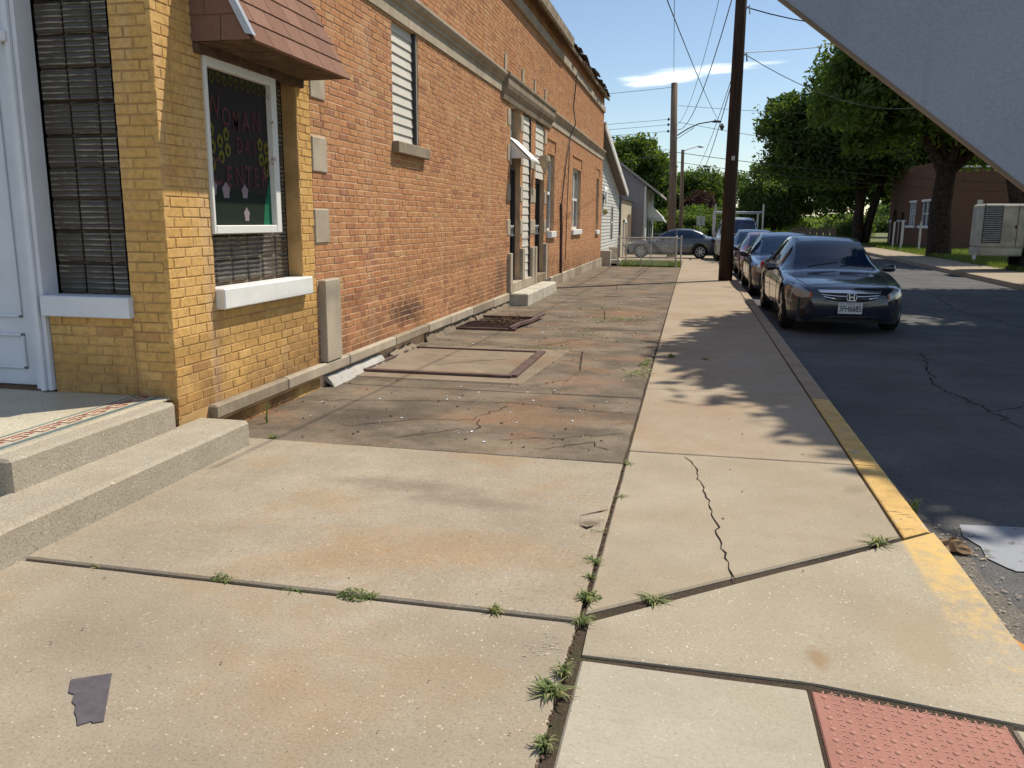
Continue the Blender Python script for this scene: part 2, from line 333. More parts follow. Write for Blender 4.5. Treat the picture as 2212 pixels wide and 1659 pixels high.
def cornermat():
    m, n, b = mk('corner_concrete_paint', .9, .2); p = pos(n)
    sp = n.nodes.new('ShaderNodeSeparateXYZ'); gm = n.nodes.new('ShaderNodeNewGeometry'); n.links.new(gm.outputs['Position'], sp.inputs[0])
    c = ramp(n, noise(n, p, 1.2, 6, .6), [(.35, (.345, .29, .21)), (.65, (.44, .38, .285))])
    c = mix(n, ramp(n, noise(n, p, 90, 3), [(.35, .4), (.5, 0)]), c, (.25, .20, .14))
    v = n.nodes.new('ShaderNodeTexVoronoi'); v.inputs['Scale'].default_value = 62; n.links.new(p, v.inputs['Vector'])
    c = mix(n, math_(n, 'MULTIPLY', ramp(n, v.outputs['Distance'], [(.12, 1), (.26, 0)]), ramp(n, noise(n, p, 35, 2), [(.52, 0), (.6, .7)])), c, (.8, .75, .66))
    mx = n.nodes.new('ShaderNodeMapRange'); mx.inputs[1].default_value = .965; mx.inputs[2].default_value = 1.0
    # worn strip of kerb paint that keeps to the kerb line and thins out toward the ramp
    c = blotch(n, c, p, (.47, 2.66, 0), (.045, .10, 1), (.30, .20, .11), .8, 10); c = blotch(n, c, p, (.86, 2.9, 0), (.20, .35, 1), (.36, .27, .165), .6)
    edge = math_(n, 'ADD', sp.outputs[0], math_(n, 'MULTIPLY', math_(n, 'SUBTRACT', noise(n, p, 3, 3), .5), .06))
    n.links.new(edge, mx.inputs[0])
    my = n.nodes.new('ShaderNodeMapRange'); my.inputs[1].default_value = 2.75; my.inputs[2].default_value = 3.7; n.links.new(sp.outputs[1], my.inputs[0])
    thr = math_(n, 'ADD', my.outputs[0], math_(n, 'MULTIPLY', math_(n, 'SUBTRACT', noise(n, p, 14, 8, .75), .56), 3.2))
    cl = n.nodes.new('ShaderNodeClamp'); n.links.new(thr, cl.inputs[0])
    c = mix(n, math_(n, 'MULTIPLY', mx.outputs[0], cl.outputs[0]), c, (.68, .45, .16)); n.links.new(c, b.inputs['Base Color'])
    bump(n, b, noise(n, p, 90, 4), .35, .006); return m
CornerM = cornermat()
def leafmat(name, dark, mid, light, trans=.5):
    m, n, b = mk(name, .6, .25)
    at = n.nodes.new('ShaderNodeAttribute'); at.attribute_name = 'tint'
    c = ramp(n, at.outputs['Fac'], [(0, dark), (.5, mid), (1, light)]); n.links.new(c, b.inputs['Base Color'])
    tr = n.nodes.new('ShaderNodeBsdfTranslucent'); c2 = mix(n, 1.0, c, (1.5, 1.7, .6), 'MULTIPLY'); n.links.new(c2, tr.inputs[0])
    ms = n.nodes.new('ShaderNodeMixShader'); ms.inputs[0].default_value = trans
    out = n.nodes['Material Output']; n.links.new(b.outputs[0], ms.inputs[1]); n.links.new(tr.outputs[0], ms.inputs[2]); n.links.new(ms.outputs[0], out.inputs[0])
    return m
Leaf = leafmat('leaf_green', (.045, .07, .02), (.09, .13, .034), (.16, .20, .055))
LeafD = leafmat('leaf_dark', (.035, .055, .018), (.07, .105, .03), (.13, .17, .046))
LeafO = leafmat('leaf_olive', (.06, .085, .03), (.10, .14, .05), (.17, .21, .075))
LeafR = leafmat('leaf_purple', (.028, .012, .014), (.055, .022, .024), (.09, .04, .035), .3)
GrassM = leafmat('grass_blade', (.07, .10, .025), (.13, .17, .045), (.24, .26, .09), .4)
WeedM = leafmat('weed_blade', (.11, .15, .05), (.19, .24, .09), (.38, .34, .18), .3)
DryM = simple('dry_debris', (.11, .07, .045), .95, .1, var=.5, sc=60)
CrackM = simple('crack_dirt', (.035, .024, .018), 1, 0, var=.3, sc=20, bmp=0)
MossM = simple('moss', (.15, .17, .05), .95, .1, var=.4, sc=30, bmp=.8)
def paint(name, col, rough=.18):
    m, n, b = mk(name, rough, .5); b.inputs['Base Color'].default_value = (*col, 1)
    b.inputs['Coat Weight'].default_value = 1; b.inputs['Coat Roughness'].default_value = .04
    p = pos(n); f = ramp(n, noise(n, p, 40, 4), [(.3, rough), (.7, rough+.12)]); n.links.new(f, b.inputs['Roughness']); return m
P_black = paint('paint_midnight', (.012, .014, .028)); P_blue = paint('paint_blue', (.02, .03, .07)); P_red = paint('paint_red', (.16, .012, .015))
P_grey = paint('paint_slate', (.07, .08, .10)); P_silver = paint('paint_silver', (.30, .29, .27)); P_white = paint('paint_white', (.6, .6, .62)); P_dark = paint('paint_charcoal', (.03, .035, .04))
CarGlass, _n, _b = mk('car_glass', .02, .55); _b.inputs['Base Color'].default_value = (.008, .022, .055, 1); _b.inputs['Coat Weight'].default_value = .0; _b.inputs['Coat Roughness'].default_value = .02
Tyre = simple('tyre_rubber', (.02, .02, .02), .9, .2, var=.2, sc=20)
Chrome, _n, _b = mk('chrome', .28, .5, 1.0); _b.inputs['Base Color'].default_value = (.75, .77, .8, 1)
Lamp, _n, _b = mk('headlight_lens', .12, .6); _b.inputs['Base Color'].default_value = (.27, .28, .27, 1); _b.inputs['Coat Weight'].default_value = 1
LampAmb, _n, _b = mk('amber_lens', .15, .6); _b.inputs['Base Color'].default_value = (.45, .13, .03, 1)
LampRed, _n, _b = mk('red_lens', .15, .6); _b.inputs['Base Color'].default_value = (.35, .02, .02, 1)
BlackPl = simple('black_plastic', (.012, .012, .013), .45, .4, var=.1)
PlateM = simple('plate_white', (.62, .62, .62), .5, .4, var=.06, sc=40)
InkM = simple('plate_ink', (.02, .025, .04), .6, .3, var=.1)
StopP = rusty('road_paint_white', (.29, .30, .32), (.12, .12, .12), .56); _unused = simple('road_paint_spare', (.42, .43, .45), .8, .3, var=.12, sc=12, bmp=.5)
OranP = simple('road_paint_orange', (.58, .30, .10), .85, .2, var=.2, sc=30, bmp=.5)
def flat(name, c, r=.7): return simple(name, c, r, .2, var=.12, sc=30, bmp=0)

# ================================================================ GROUND
def sheet(name, xs, ys, zf, mat, **k):
    V = [(x, y, zf(x, y)) for y in ys for x in xs]; n = len(xs)
    F = [(j*n+i, j*n+i+1, (j+1)*n+i+1, (j+1)*n+i) for j in range(len(ys)-1) for i in range(n-1)]
    return meshobj(name, V, F, mat, None, **k)
ys_long = [-30, -10, 0, 6, 12]+[12+2*i for i in range(1, 19)]+[55, 70, 90, 120, 200, 400]
kx = lambda y: 7.6+.038*(min(max(y, 0), 60)-21)
ground = sheet('ground', [-300, -60, -20, -8, -3, 0, 1.1, 2, 3, 4, 5, 6, 7, 8, 9, 14, 30, 80, 300], ys_long, lambda x, y: g(x, y)-.18, Ground, kind='structure')
# road, with rising crown
road = sheet('road', [1.15, 1.7, 2.5, 3.5, 4.5, 5.5, 6.5, 7.3], [-12, -4, 0, 2, 4, 6, 9, 12]+[12+2*i for i in range(1, 19)]+[55, 62, 75, 90],
             lambda x, y: g(x, y)-.12+.03*math.sin(math.pi*min(max((x-1.15)/6, 0), 1)), Asphalt, kind='structure')
# widen last column to the far kerb
me = road.data
for v in me.vertices:
    if abs(v.co.x-7.3) < 1e-4: v.co.x = kx(v.co.y); v.co.z = g(v.co.x, v.co.y)-.12
gut = MB()
gy = [1.5, 2.2, 2.8, 3.3, 3.7, 4.05, 4.4, 4.8, 5.4, 6.5]; gx = [1.36, 1.42, 1.33, 1.37, 1.30, 1.33, 1.27, 1.25, 1.22, 1.17]
for i in range(len(gy)-1): gut.quad((1.13, gy[i], -.113), (gx[i], gy[i], -.113), (gx[i+1], gy[i+1], -.113), (1.13, gy[i+1], -.113))
gut.build('gutter', Gutter, kind='structure')
def zc(x, y):
    a = min(max((x-.42)/.78, 0), 1); b = min(max((3.95-y)/1.4, 0), 1); b = b*b*(3-2*b); return g(x, y)-.07*a*b
# soil seen in the joints
sheet('joint_soil', [-14, -3, -.35, .42, .6, .8, .995], [-4, 2.4, 2.6, 2.9, 3.2, 3.5, 3.8, 4.0, 8, 12]+[12+2*i for i in range(1, 10)], lambda x, y: zc(x, y)-.013, Soil, kind='structure')
# ---------------- sidewalks: every slab a piece
walk = empty('sidewalk', kind='structure')
def slab(poly, mat, dz=0, bev=.008, th=.12, parent=walk, name='slab', zf=None, jit=0.0, **k):
    zf = zf or g
    n = len(poly); cx = sum(p[0] for p in poly)/n; cy = sum(p[1] for p in poly)/n
    # orientation counter-clockwise
    A = sum(poly[i][0]*poly[(i+1) % n][1]-poly[(i+1) % n][0]*poly[i][1] for i in range(n))
    if A < 0: poly = poly[::-1]
    P = []
    for i in range(n):   # subdivide long edges, roughen a little
        a, b = poly[i], poly[(i+1) % n]; L = math.hypot(b[0]-a[0], b[1]-a[1]); m = max(1, int(L/.12) if jit else int(L/1.5))
        for j in range(m):
            t = j/m; q = (a[0]+(b[0]-a[0])*t+(random.uniform(-jit, jit) if j else 0), a[1]+(b[1]-a[1])*t+(random.uniform(-jit, jit) if j else 0)); P.append(q)
    n = len(P); ins = []
    for i in range(n):
        a = Vector((*P[i-1], 0)); c = Vector((*P[i], 0)); b = Vector((*P[(i+1) % n], 0))
        d = ((b-c).normalized()+(c-a).normalized())
        d = d.normalized() if d.length > 1e-6 else (b-c).normalized()
        nn = Vector((-d.y, d.x, 0)); cosv = max(.4, nn.dot(Vector((-(b-c).y, (b-c).x, 0)).normalized())); ins.append((c.x+nn.x*bev/cosv, c.y+nn.y*bev/cosv))
    V = [(x, y, zf(x, y)+dz) for x, y in ins]+[(x, y, zf(x, y)+dz-bev) for x, y in P]+[(x, y, zf(x, y)+dz-th) for x, y in P]
    F = [tuple(range(n))]+[(n+i, n+(i+1) % n, (i+1) % n, i) for i in range(n)]+[(2*n+i, 2*n+(i+1) % n, n+(i+1) % n, n+i) for i in range(n)]
    return meshobj(name, V, F, mat, parent, **k)
G_ = .009
def rect(x0, x1, y0, y1): return [(x0+G_, y0+G_), (x1-G_, y0+G_), (x1-G_, y1-G_), (x0+G_, y1-G_)]
jx = lambda y: -.335-.0017*(y-3)
slab([(-6, .3), (jx(.3)-.004, .3), (jx(2.72)-.006, 2.715), (-2.67, 2.745), (-6, 2.80)], C_near, jit=.0015, dz=.0)
slab([(-3.0, 2.78), (-2.67, 2.765), (jx(2.74)-.006, 2.735), (jx(4.7)-.006, 4.715), (-2.67, 4.745), (-3.0, 4.75)], C_near, jit=.0015, dz=.006)
ring = [4.745, 6.62, 8.95, 10.9, 13.3, 15.9, 19.46, 23.0, 28.35]
xl = -3.06
for i in range(len(ring)-1):
    a, b = ring[i]+.006, ring[i+1]-.006
    s1 = .06*math.sin(i*2.1)
    if i in (1, 3, 5):   # broken across: two uneven pieces
        xm = -1.35+.3*math.sin(i)
        slab([(xl, a+s1*.0), (xm, a), (xm+.08, (a+b)/2), (xm-.05, b), (xl, b)], C_old, dz=-.002, jit=.005, bev=.012)
        slab([(xm+.01, a), (jx(a)-.012, a), (jx(b)-.012, b), (xm-.04, b), (xm+.09, (a+b)/2)], C_old, dz=.004, jit=.005, bev=.012)
    else:
        slab([(xl, a), (jx(a)-.012, a), (jx(b)-.012, b), (xl, b)], C_old, dz=random.uniform(-.003, .003), jit=.004, bev=.01)
# right-hand strip
slab([(jx(2.78)+.012, 2.80), (.985, 3.87), (.985, 5.025), (jx(5.02)+.008, 5.02)], C_right, jit=.0015)
yy = [5.035, 7.045, 9.3, 11.2, 12.4, 14.3, 16.6, 19.2, 21.3, 23.6, 26, 28.4, 31, 34, 37.5]
for i in range(len(yy)-1):
    slab([(jx(yy[i])+.008, yy[i]+.004), (.985, yy[i]+.004), (.985, yy[i+1]-.004), (jx(yy[i+1])+.008, yy[i+1]-.004)], C_mid, jit=.0015, bev=.005, dz=random.uniform(-.002, .003))
# corner slab dipping to the ramp
N = 22; V = []; F = []
Aa, Bb, Cc, Dd = (-.30, 2.735), (1.15, 3.965), (1.21, 2.49), (-.295, 2.505)
for j in range(N+1):
    for i in range(N+1):
        u, v = i/N, j/N; x = (Dd[0]*(1-u)+Cc[0]*u)*(1-v)+(Aa[0]*(1-u)+Bb[0]*u)*v; y = (Dd[1]*(1-u)+Cc[1]*u)*(1-v)+(Aa[1]*(1-u)+Bb[1]*u)*v
        V.append((x, y, zc(x, y)-(.004 if i in (0, N) or j in (0, N) else 0)))
F = [(j*(N+1)+i, j*(N+1)+i+1, (j+1)*(N+1)+i+1, (j+1)*(N+1)+i) for j in range(N) for i in range(N)]
b0 = len(V); rim = [j*(N+1)+N for j in range(N+1)]+[i for i in range(N+1)]+[N*(N+1)+i for i in range(N+1)]
for i in rim: V.append((V[i][0], V[i][1], V[i][2]-.10))
for r0 in (0, N+1, 2*(N+1)):
    for i in range(N): a, b = r0+i, r0+i+1; F.append((rim[a], rim[b], b0+b, b0+a))
meshobj('slab', V, F, CornerM, walk, smooth=False, label='corner slab dipping to the ramp with worn yellow paint along its edge')
slab([(-.295, .3), (.405, .3), (.405, 2.455), (-.295, 2.475)], C_ramp, zf=zc, dz=-.004, jit=.001, label='pale broom-finished ramp slab')
slab([(.985, .3), (1.21, .3), (1.21, 2.455), (.985, 2.455)], CornerM, zf=lambda x, y: zc(x, min(y, 2.49)), dz=-.002)
# cracks: dirt-filled gouges in the slabs
def crack(pts, w=.008, parent=walk, dz=.0035, seg=.05, amp=.012, zf=None):
    zf = zf or g; P = []
    for a, b in zip(pts[:-1], pts[1:]):
        L = math.hypot(b[0]-a[0], b[1]-a[1]); m = max(1, int(L/seg))
        for j in range(m): P.append((a[0]+(b[0]-a[0])*j/m+random.gauss(0, amp), a[1]+(b[1]-a[1])*j/m+random.gauss(0, amp)))
    P.append(pts[-1]); m = MB(); V = []; F = []
    for i, p in enumerate(P):
        a = P[max(i-1, 0)]; b = P[min(i+1, len(P)-1)]; d = Vector((b[0]-a[0], b[1]-a[1], 0)); d.normalize()
        hw = w*.5*random.uniform(.35, 1.3)*(0.25 if i in (0, len(P)-1) else 1); z = zf(*p)+dz
        V += [(p[0]-d.y*hw, p[1]+d.x*hw, z), (p[0], p[1], z-.001), (p[0]+d.y*hw, p[1]-d.x*hw, z)]
    for i in range(len(P)-1): F += [(3*i, 3*i+1, 3*i+4, 3*i+3), (3*i+1, 3*i+2, 3*i+5, 3*i+4)]
    m.add(V, F); return m.build('crack', CrackM, parent)
crack([(.011, 4.99), (.074, 4.755), (.115, 4.33), (.163, 3.85), (.196, 3.38), (.229, 3.20)], .007, amp=.006)
for pts in [[(-2.3, 5.2), (-1.9, 5.5), (-1.5, 5.6), (-1.35, 6.1)], [(-1.9, 5.0), (-1.4, 5.35), (-1.45, 5.6)], [(-1.2, 5.1), (-.85, 5.2), (-.4, 5.45)], [(-2.9, 5.9), (-2.1, 6.1), (-1.3, 6.2), (-.4, 6.0)],
            [(-.9, 4.9), (-.6, 5.15), (-.45, 5.0)], [(-1.3, 6.9), (-.9, 7.6), (-.5, 7.8)], [(-1.3, 8.3), (-.8, 8.2), (-.45, 8.6)], [(-1.6, 9.3), (-1.2, 9.9), (-.5, 9.7)], [(-2.4, 9.4), (-1.7, 9.2), (-1.3, 9.9)],
            [(-2, 12.1), (-1.3, 12.4), (-.5, 12.0)], [(-1.7, 11.2), (-1.1, 11.9), (-.5, 11.4)], [(-2.2, 14.5), (-1.4, 14.9), (-.5, 14.6)], [(-2.4, 17.6), (-1.5, 18.2), (-.5, 17.8)], [(-2.6, 21), (-1.4, 21.6), (-.5, 21.2)], [(-2.4, 25), (-1.5, 25.8), (-.6, 25.2)]]:
    crack(pts, .007, amp=.02)
crack([(-.47, 3.78), (-.38, 3.86), (-.345, 3.9)], .012, amp=.004, dz=.0105); crack([(-.46, 3.66), (-.42, 3.63), (-.39, 3.66)], .02, amp=.004, dz=.0105)
rz2 = lambda x, y: g(x, y)-.12+.03*math.sin(math.pi*min(max((x-1.15)/6, 0), 1))
for pts in ([(2.2, 5.2), (2.5, 6.6), (2.3, 8.4), (2.7, 10.5)], [(3.2, 6.0), (4.1, 6.8), (4.6, 8.3), (5.2, 9.5)], [(2.4, 7.3), (3.3, 7.7), (4.2, 7.5)], [(4.0, 11), (4.8, 13), (4.6, 16), (5.2, 20)], [(1.9, 4.9), (2.9, 5.3), (3.8, 5.2)]): crack(pts, .012, road, .004, .09, .03, rz2)
# ---------------- kerb
kerb = empty('kerb', kind='structure')
def kerbseg(y0, y1, mat, x0=1.0, x1=1.15, drop0=0, drop1=0, skew=0, **k):
    m = MB(); n = max(1, int((y1-y0)/1.0)); V = []; F = []
    for i in range(n+1):
        y = y0+(y1-y0)*i/n; z = g(1, y)-(drop0+(drop1-drop0)*i/n); V += [(x0, y, z-.1), (x0, y, z-.004), (x0+.006, y, z), (x1-.03, y, z), (x1-.010, y, z-.010), (x1+.005, y, z-.03), (x1+.02, y, z-.16)]
        if i == 0 and skew: V = [(a, b+(a-x1)*skew, c) for a, b, c in V]
    for i in range(n):
        for j in range(6): F.append((7*i+j, 7*(i+1)+j, 7*(i+1)+j+1, 7*i+j+1))
    F += [tuple(range(7)), tuple(7*n+j for j in range(7))[::-1]]
    m.add(V, F); return m.build('kerb_stone', mat, kerb, **k)
kerbseg(3.982, 5.03, KerbY, skew=.848, label='yellow painted kerb section beside the near sidewalk slab')
kerbseg(5.045, 6.95, KerbY, label='yellow painted kerb section in tree shade')
kerbseg(6.965, 8.6, C_kerb)
for a, b in ((8.615, 11.5), (11.515, 14.6), (14.615, 18), (18.015, 22), (22.015, 27), (27.015, 33), (33.015, 40)): kerbseg(a, b, C_kerb)
# ---------------- far side of the road
vy = [14, 18, 21, 24, 27, 30, 33, 36, 39, 42, 46, 50, 56, 64, 80]
V = []; F = []
for y in vy:
    k_ = kx(y); V += [(k_, y, -.15), (k_+.01, y, .0), (k_+.16, y, .01), (k_+1.5, y, .04)]
for i in range(len(vy)-1):
    for j in range(3): F.append((4*i+j, 4*(i+1)+j, 4*(i+1)+j+1, 4*i+j+1)[::-1])
meshobj('far_sidewalk', V, F, TanRoad, kind='structure')
V = []; F = []
for y in vy+[120]:
    k_ = kx(y); V += [(k_+1.5, y, .04), (k_+2.5, y, .10), (k_+5, y, .14), (40, y, .2), (110, y, .4)]
for i in range(len(vy)):
    for j in range(4): F.append((5*i+j, 5*(i+1)+j, 5*(i+1)+j+1, 5*i+j+1)[::-1])
meshobj('lawn', V, F, Ground, kind='structure')
# alley and lawn past the building
sheet('driveway', [-40, -10, -3, 0, 1.0], [31.2, 34, 38, 42, 46], lambda x, y: g(x, y)-.012, TanRoad, kind='structure')
def blades(n, xr_, yr_, zf, h, w, mat, name, xf=None, **k):
    x = rng.uniform(*xr_, n); y = rng.uniform(*yr_, n)
    if xf is not None: x = x+np.array([xf(v) for v in y])
    z = np.array([zf(a, b) for a, b in zip(x, y)]); a = rng.uniform(0, 6.283, n); hh = h*rng.uniform(.4, 1.4, n); ln = rng.normal(0, .35, (n, 2))*hh[:, None]
    dx = np.cos(a)*w/2; dy = np.sin(a)*w/2
    P0 = np.stack([x-dx, y-dy, z], 1); P1 = np.stack([x+dx, y+dy, z], 1); P2 = np.stack([x+ln[:, 0], y+ln[:, 1], z+hh], 1)
    V = np.stack([P0, P1, P2], 1).reshape(-1, 3); return npmesh(name, V, 3, mat, tint=np.clip(rng.normal(.55, .22, n), 0, 1), kind='stuff', **k)
blades(14000, (-2.5, -.42), (28.6, 31.1), lambda x, y: g(x, y)-.03, .16, .02, GrassM, 'grass', label='strip of long grass behind the chain-link fence', cat='grass')
blades(60000, (1.5, 8), (20, 62), lambda x, y: .07, .13, .03, GrassM, 'grass', xf=kx, label='sunlit lawn along the far side of the road', cat='grass')
blades(50000, (-12, 9), (62, 110), lambda x, y: g(x, y)-.1, .7, .12, GrassM, 'grass', label='tall pale grass in the field at the end of the road', cat='grass')

# ================================================================ CORNER BUILDING
B = empty('corner_building', (-3.03, 4.4, 0))
tag(B, 'two-tone brick corner building with yellow bricks at the entrance and a long red brick side', 'building')
def part(o):  # keep world placement under the building root
    if o.parent is None: o.parent = B
    if o.parent is B: o.matrix_parent_inverse = Matrix.Translation((3.03, -4.4, 0))
    return o
XW = -3.03; YE = 28.1; CH = .0718; Z0 = .212
OPEN = [(4.89, 6.15, .95, 2.46), (8.29, 9.12, 2.19, 3.37), (13.85, 14.68, .2, 3.3), (14.9, 15.62, .2, 3.3), (16.12, 17.1, .2, 3.3),
        (17.5, 18.38, 1.19, 2.79), (21.18, 22.75, 1.20, 2.72), (26.42, 27.15, 1.14, 2.73)]
QUO = [(6.38, 6.66, z, z+.285) for z in (1.206, 1.780, 2.354)]+[(13.62, 13.85, z, z+.27) for z in (1.16, 1.74, 2.36, 2.93)]+[(6.42, 6.73, .212, .91), (13.66, 13.85, .2, .87)]
QUO += [(14.68, 14.90, z, z+.27) for z in (1.16, 1.74, 2.36, 2.93)]+[(15.62, 16.12, z, z+.27) for z in (1.16, 1.74, 2.36)]+[(17.1, 17.32, z, z+.27) for z in (1.16, 1.74, 2.36, 2.93)]
QUO += [(14.68, 14.90, .2, .92), (15.62, 15.84, .2, .92), (15.92, 16.12, .2, .92), (17.1, 17.3, .2, .95)]
KEY = [(13.35, 13.5, 3.70, 3.98), (14.72, 14.87, 3.70, 3.98), (15.86, 16.0, 3.70, 3.98), (17.0, 17.14, 3.70, 3.98)]
BANDS = [(4.4, YE, 3.37, 3.70), (4.4, YE, 4.86, 5.03)]
def cells(y0, y1, z0, z1, ops):
    ys = sorted({y0, y1}|{v for o in ops for v in o[:2] if y0 < v < y1}); zs = sorted({z0, z1}|{v for o in ops for v in o[2:] if z0 < v < z1})
    for a, b in zip(ys[:-1], ys[1:]):
        for c, d in zip(zs[:-1], zs[1:]):
            my, mz = (a+b)/2, (c+d)/2
            if not any(o[0] < my < o[1] and o[2] < mz < o[3] for o in ops): yield a, b, c, d
XM = XW-.0035
for nm, lo, hi, mt in (('wall', 4.4, 6.38, Mortar_yel), ('wall', 6.38, YE, Mortar)):
    m = MB()
    for a, b, c, d in cells(lo, hi, -.2, 5.5, OPEN): m.quad((XM, a, c), (XM, b, c), (XM, b, d), (XM, a, d))
    for o in OPEN:
        if lo <= o[0] < hi:
            dp = .12 if o[0] < 7 else .2
            for (p, q) in (((o[0], o[2]), (o[0], o[3])), ((o[1], o[3]), (o[1], o[2])), ((o[0], o[3]), (o[1], o[3])), ((o[1], o[2]), (o[0], o[2]))):
                m.quad((XM, p[0], p[1]), (XM-dp, p[0], p[1]), (XM-dp, q[0], q[1]), (XM, q[0], q[1]))
    part(m.build(nm, mt, None))
m = MB(); m.box(XM-.35, XM-.25, 4.5, YE-.05, -.2, 5.45); m.box(-14, XM-.3, YE-.1, YE, -.3, 5.45); m.box(-14, -13.9, 4.5, YE, -.3, 5.45); part(m.build('inner_wall', DarkIn))
m = MB(); m.box(-13.9, XM-.01, YE+.001, YE+.012, -.3, 5.5); part(m.build('wall', Mortar_yel, label='end wall of the red brick side'))
# --- bricks
yel = []; red = []
def addbrick(store, face, u0, u1, z0, z1, pr, t):
    store.append((face, u0, u1, z0, z1, pr, t))
def course_bricks(face, u_lo, u_hi, ztop, store, ops, seed, Lb=.186, zs=Z0, red_=True):
    CH = .0585 if red_ else .060
    rr = random.Random(seed); k = 0; z = zs
    while z+CH*.5 < ztop:
        zt = z+CH-(.0105 if red_ else .008); off = (k % 2)*Lb/2+(.03 if k % 3 == 0 else 0); header = (k % 6 == 5) and red_
        L = Lb/2 if header else Lb; u = u_lo-off
        while u < u_hi:
            jq = rr.uniform(-.003, .003); a, b = u+.0045+jq, u+L-.0045+jq; a, b = max(a, u_lo+.001), min(b, u_hi-.001)
            segs = [(a, b)]
            for o in ops:
                if o[2] < (z+zt)/2 < o[3]:
                    ns = []
                    for (p, q) in segs:
                        if q <= o[0] or p >= o[1]: ns.append((p, q))
                        else:
                            if p < o[0]-.006: ns.append((p, o[0]-.004))
                            if q > o[1]+.006: ns.append((o[1]+.004, q))
                    segs = ns
            for (p, q) in segs:
                if q-p > .025:
                    t = rr.gauss(.5, .23)
                    if rr.random() < .06 and red_: t = rr.uniform(0, .12)
                    if not red_: t = rr.gauss(.55, .22)
                    addbrick(store, face, p, q, z+rr.uniform(-.0016, .0016), zt+rr.uniform(-.0016, .0016), rr.uniform(-.0012, .002), min(max(t, 0), 1))
            u += L
        z += CH; k += 1
opsS = OPEN+QUO+KEY
course_bricks('S', 4.4, 6.38, 3.37, yel, opsS, 1, .180, red_=False)
course_bricks('S', 6.38, YE, 3.37, red, opsS, 2)
course_bricks('S', 4.4, YE, 4.86, red, opsS, 3, zs=3.705)
course_bricks('S', 4.4, YE, 5.46, red, [], 4, zs=5.035)
course_bricks('S', 4.72, 6.38, .12, yel, [], 5, .180, zs=-.03, red_=False)
FO = [(-3.885, -3.30, .81, 3.2), (-5.2, -3.885, .3, 3.4)]
course_bricks('F', -3.30, XW-.0, 5.4, yel, [], 6, .180, zs=.19, red_=False)
course_bricks('F', -3.885, -3.30, .81, yel, [], 7, .180, zs=.335, red_=False)
course_bricks('F', -3.885, -3.30, 5.4, yel, [], 8, .180, zs=3.2, red_=False)
course_bricks('F', -9, -5.0, 5.4, yel, [], 9, .180, zs=.335, red_=False)
YF = 4.40
def brickVF(bk):
    face, u0, u1, z0, z1, pr, t = bk; e = .0022
    if face == 'S':
        x0, x1 = XW-.03, XW+pr
        P = lambda x, u, z: (x, u, z)
        back, fr = x0, x1
        V = [P(back, u0, z0), P(back, u1, z0), P(back, u1, z1), P(back, u0, z1), P(fr, u0+e, z0+e), P(fr, u1-e, z0+e), P(fr, u1-e, z1-e), P(fr, u0+e, z1-e),
             P(fr-e*1.5, u0, z0), P(fr-e*1.5, u1, z0), P(fr-e*1.5, u1, z1), P(fr-e*1.5, u0, z1)]
        F = [(4, 5, 6, 7), (8, 9, 5, 4), (9, 10, 6, 5), (10, 11, 7, 6), (11, 8, 4, 7), (0, 1, 9, 8), (1, 2, 10, 9), (2, 3, 11, 10), (3, 0, 8, 11)]
    else:
        b_, f_ = YF+.03, YF-pr
        P = lambda u, y, z: (u, y, z)
        V = [P(u1, b_, z0), P(u0, b_, z0), P(u0, b_, z1), P(u1, b_, z1), P(u1-e, f_, z0+e), P(u0+e, f_, z0+e), P(u0+e, f_, z1-e), P(u1-e, f_, z1-e),
             P(u1, f_+e*1.5, z0), P(u0, f_+e*1.5, z0), P(u0, f_+e*1.5, z1), P(u1, f_+e*1.5, z1)]
        F = [(5, 4, 7, 6), (9, 8, 4, 5), (9, 5, 6, 10), (10, 6, 7, 11), (8, 11, 7, 4), (1, 0, 8, 9), (1, 9, 10, 2), (2, 10, 11, 3), (3, 11, 8, 0)]
    return V, F
def visdist(bk):
    u = (bk[1]+bk[2])/2; z = (bk[3]+bk[4])/2
    p = Vector((XW, u, z)) if bk[0] == 'S' else Vector((u, YF, z))
    d = (p-Vector((0, 0, 1.4))); q = Vector((d.dot(xr), d.dot(up), d.dot(fw)))
    sx, sy = q.x/q.z*.809, q.y/q.z*.809
    vis = abs(sx) < .5 and abs(sy) < .376
    nrm = abs(d.normalized().x if bk[0] == 'S' else d.normalized().y)
    area = (bk[2]-bk[1])*(bk[4]-bk[3])*nrm/d.length_squared
    if bk[0] == 'S' and 4.75 < u < 6.3 and z > 2.45: vis = False
    return -area if vis else 0
for store, mt, nm in ((yel, Brick_yel, 'yellow_brick'), (red, Brick_red, 'red_brick')):
    store.sort(key=visdist)
    for bk in store[:298]:
        V, F = brickVF(bk); o = meshobj(nm, V, F, mt, None, tint=[bk[6]]*9); part(o)
    m = MB()
    for bk in store[298:]:
        V, F = brickVF(bk); m.add(V, F, bk[6])
    part(m.build(nm, mt, None, kind='stuff'))
# front wall mortar
m = MB()
for (a, b, c, d) in ((-3.30, XW-.005, -.1, 5.4), (-3.885, -3.30, .2, .81), (-3.885, -3.30, 3.2, 5.4), (-9, -5.0, .2, 5.4), (-5.0, -3.885, 3.0, 5.4)):
    m.quad((b, YF+.005, c), (a, YF+.005, c), (a, YF+.005, d), (b, YF+.005, d))
m.quad((-3.30, YF+.005, .9), (-3.30, YF+.14, .9), (-3.30, YF+.14, 3.2), (-3.30, YF+.005, 3.2))
part(m.build('wall', Mortar_yel, label='shaded yellow brick front wall'))
m = MB(); m.box(-9, -3.2, YF+.22, YF+.3, .2, 5.4); part(m.build('inner_wall', DarkIn))
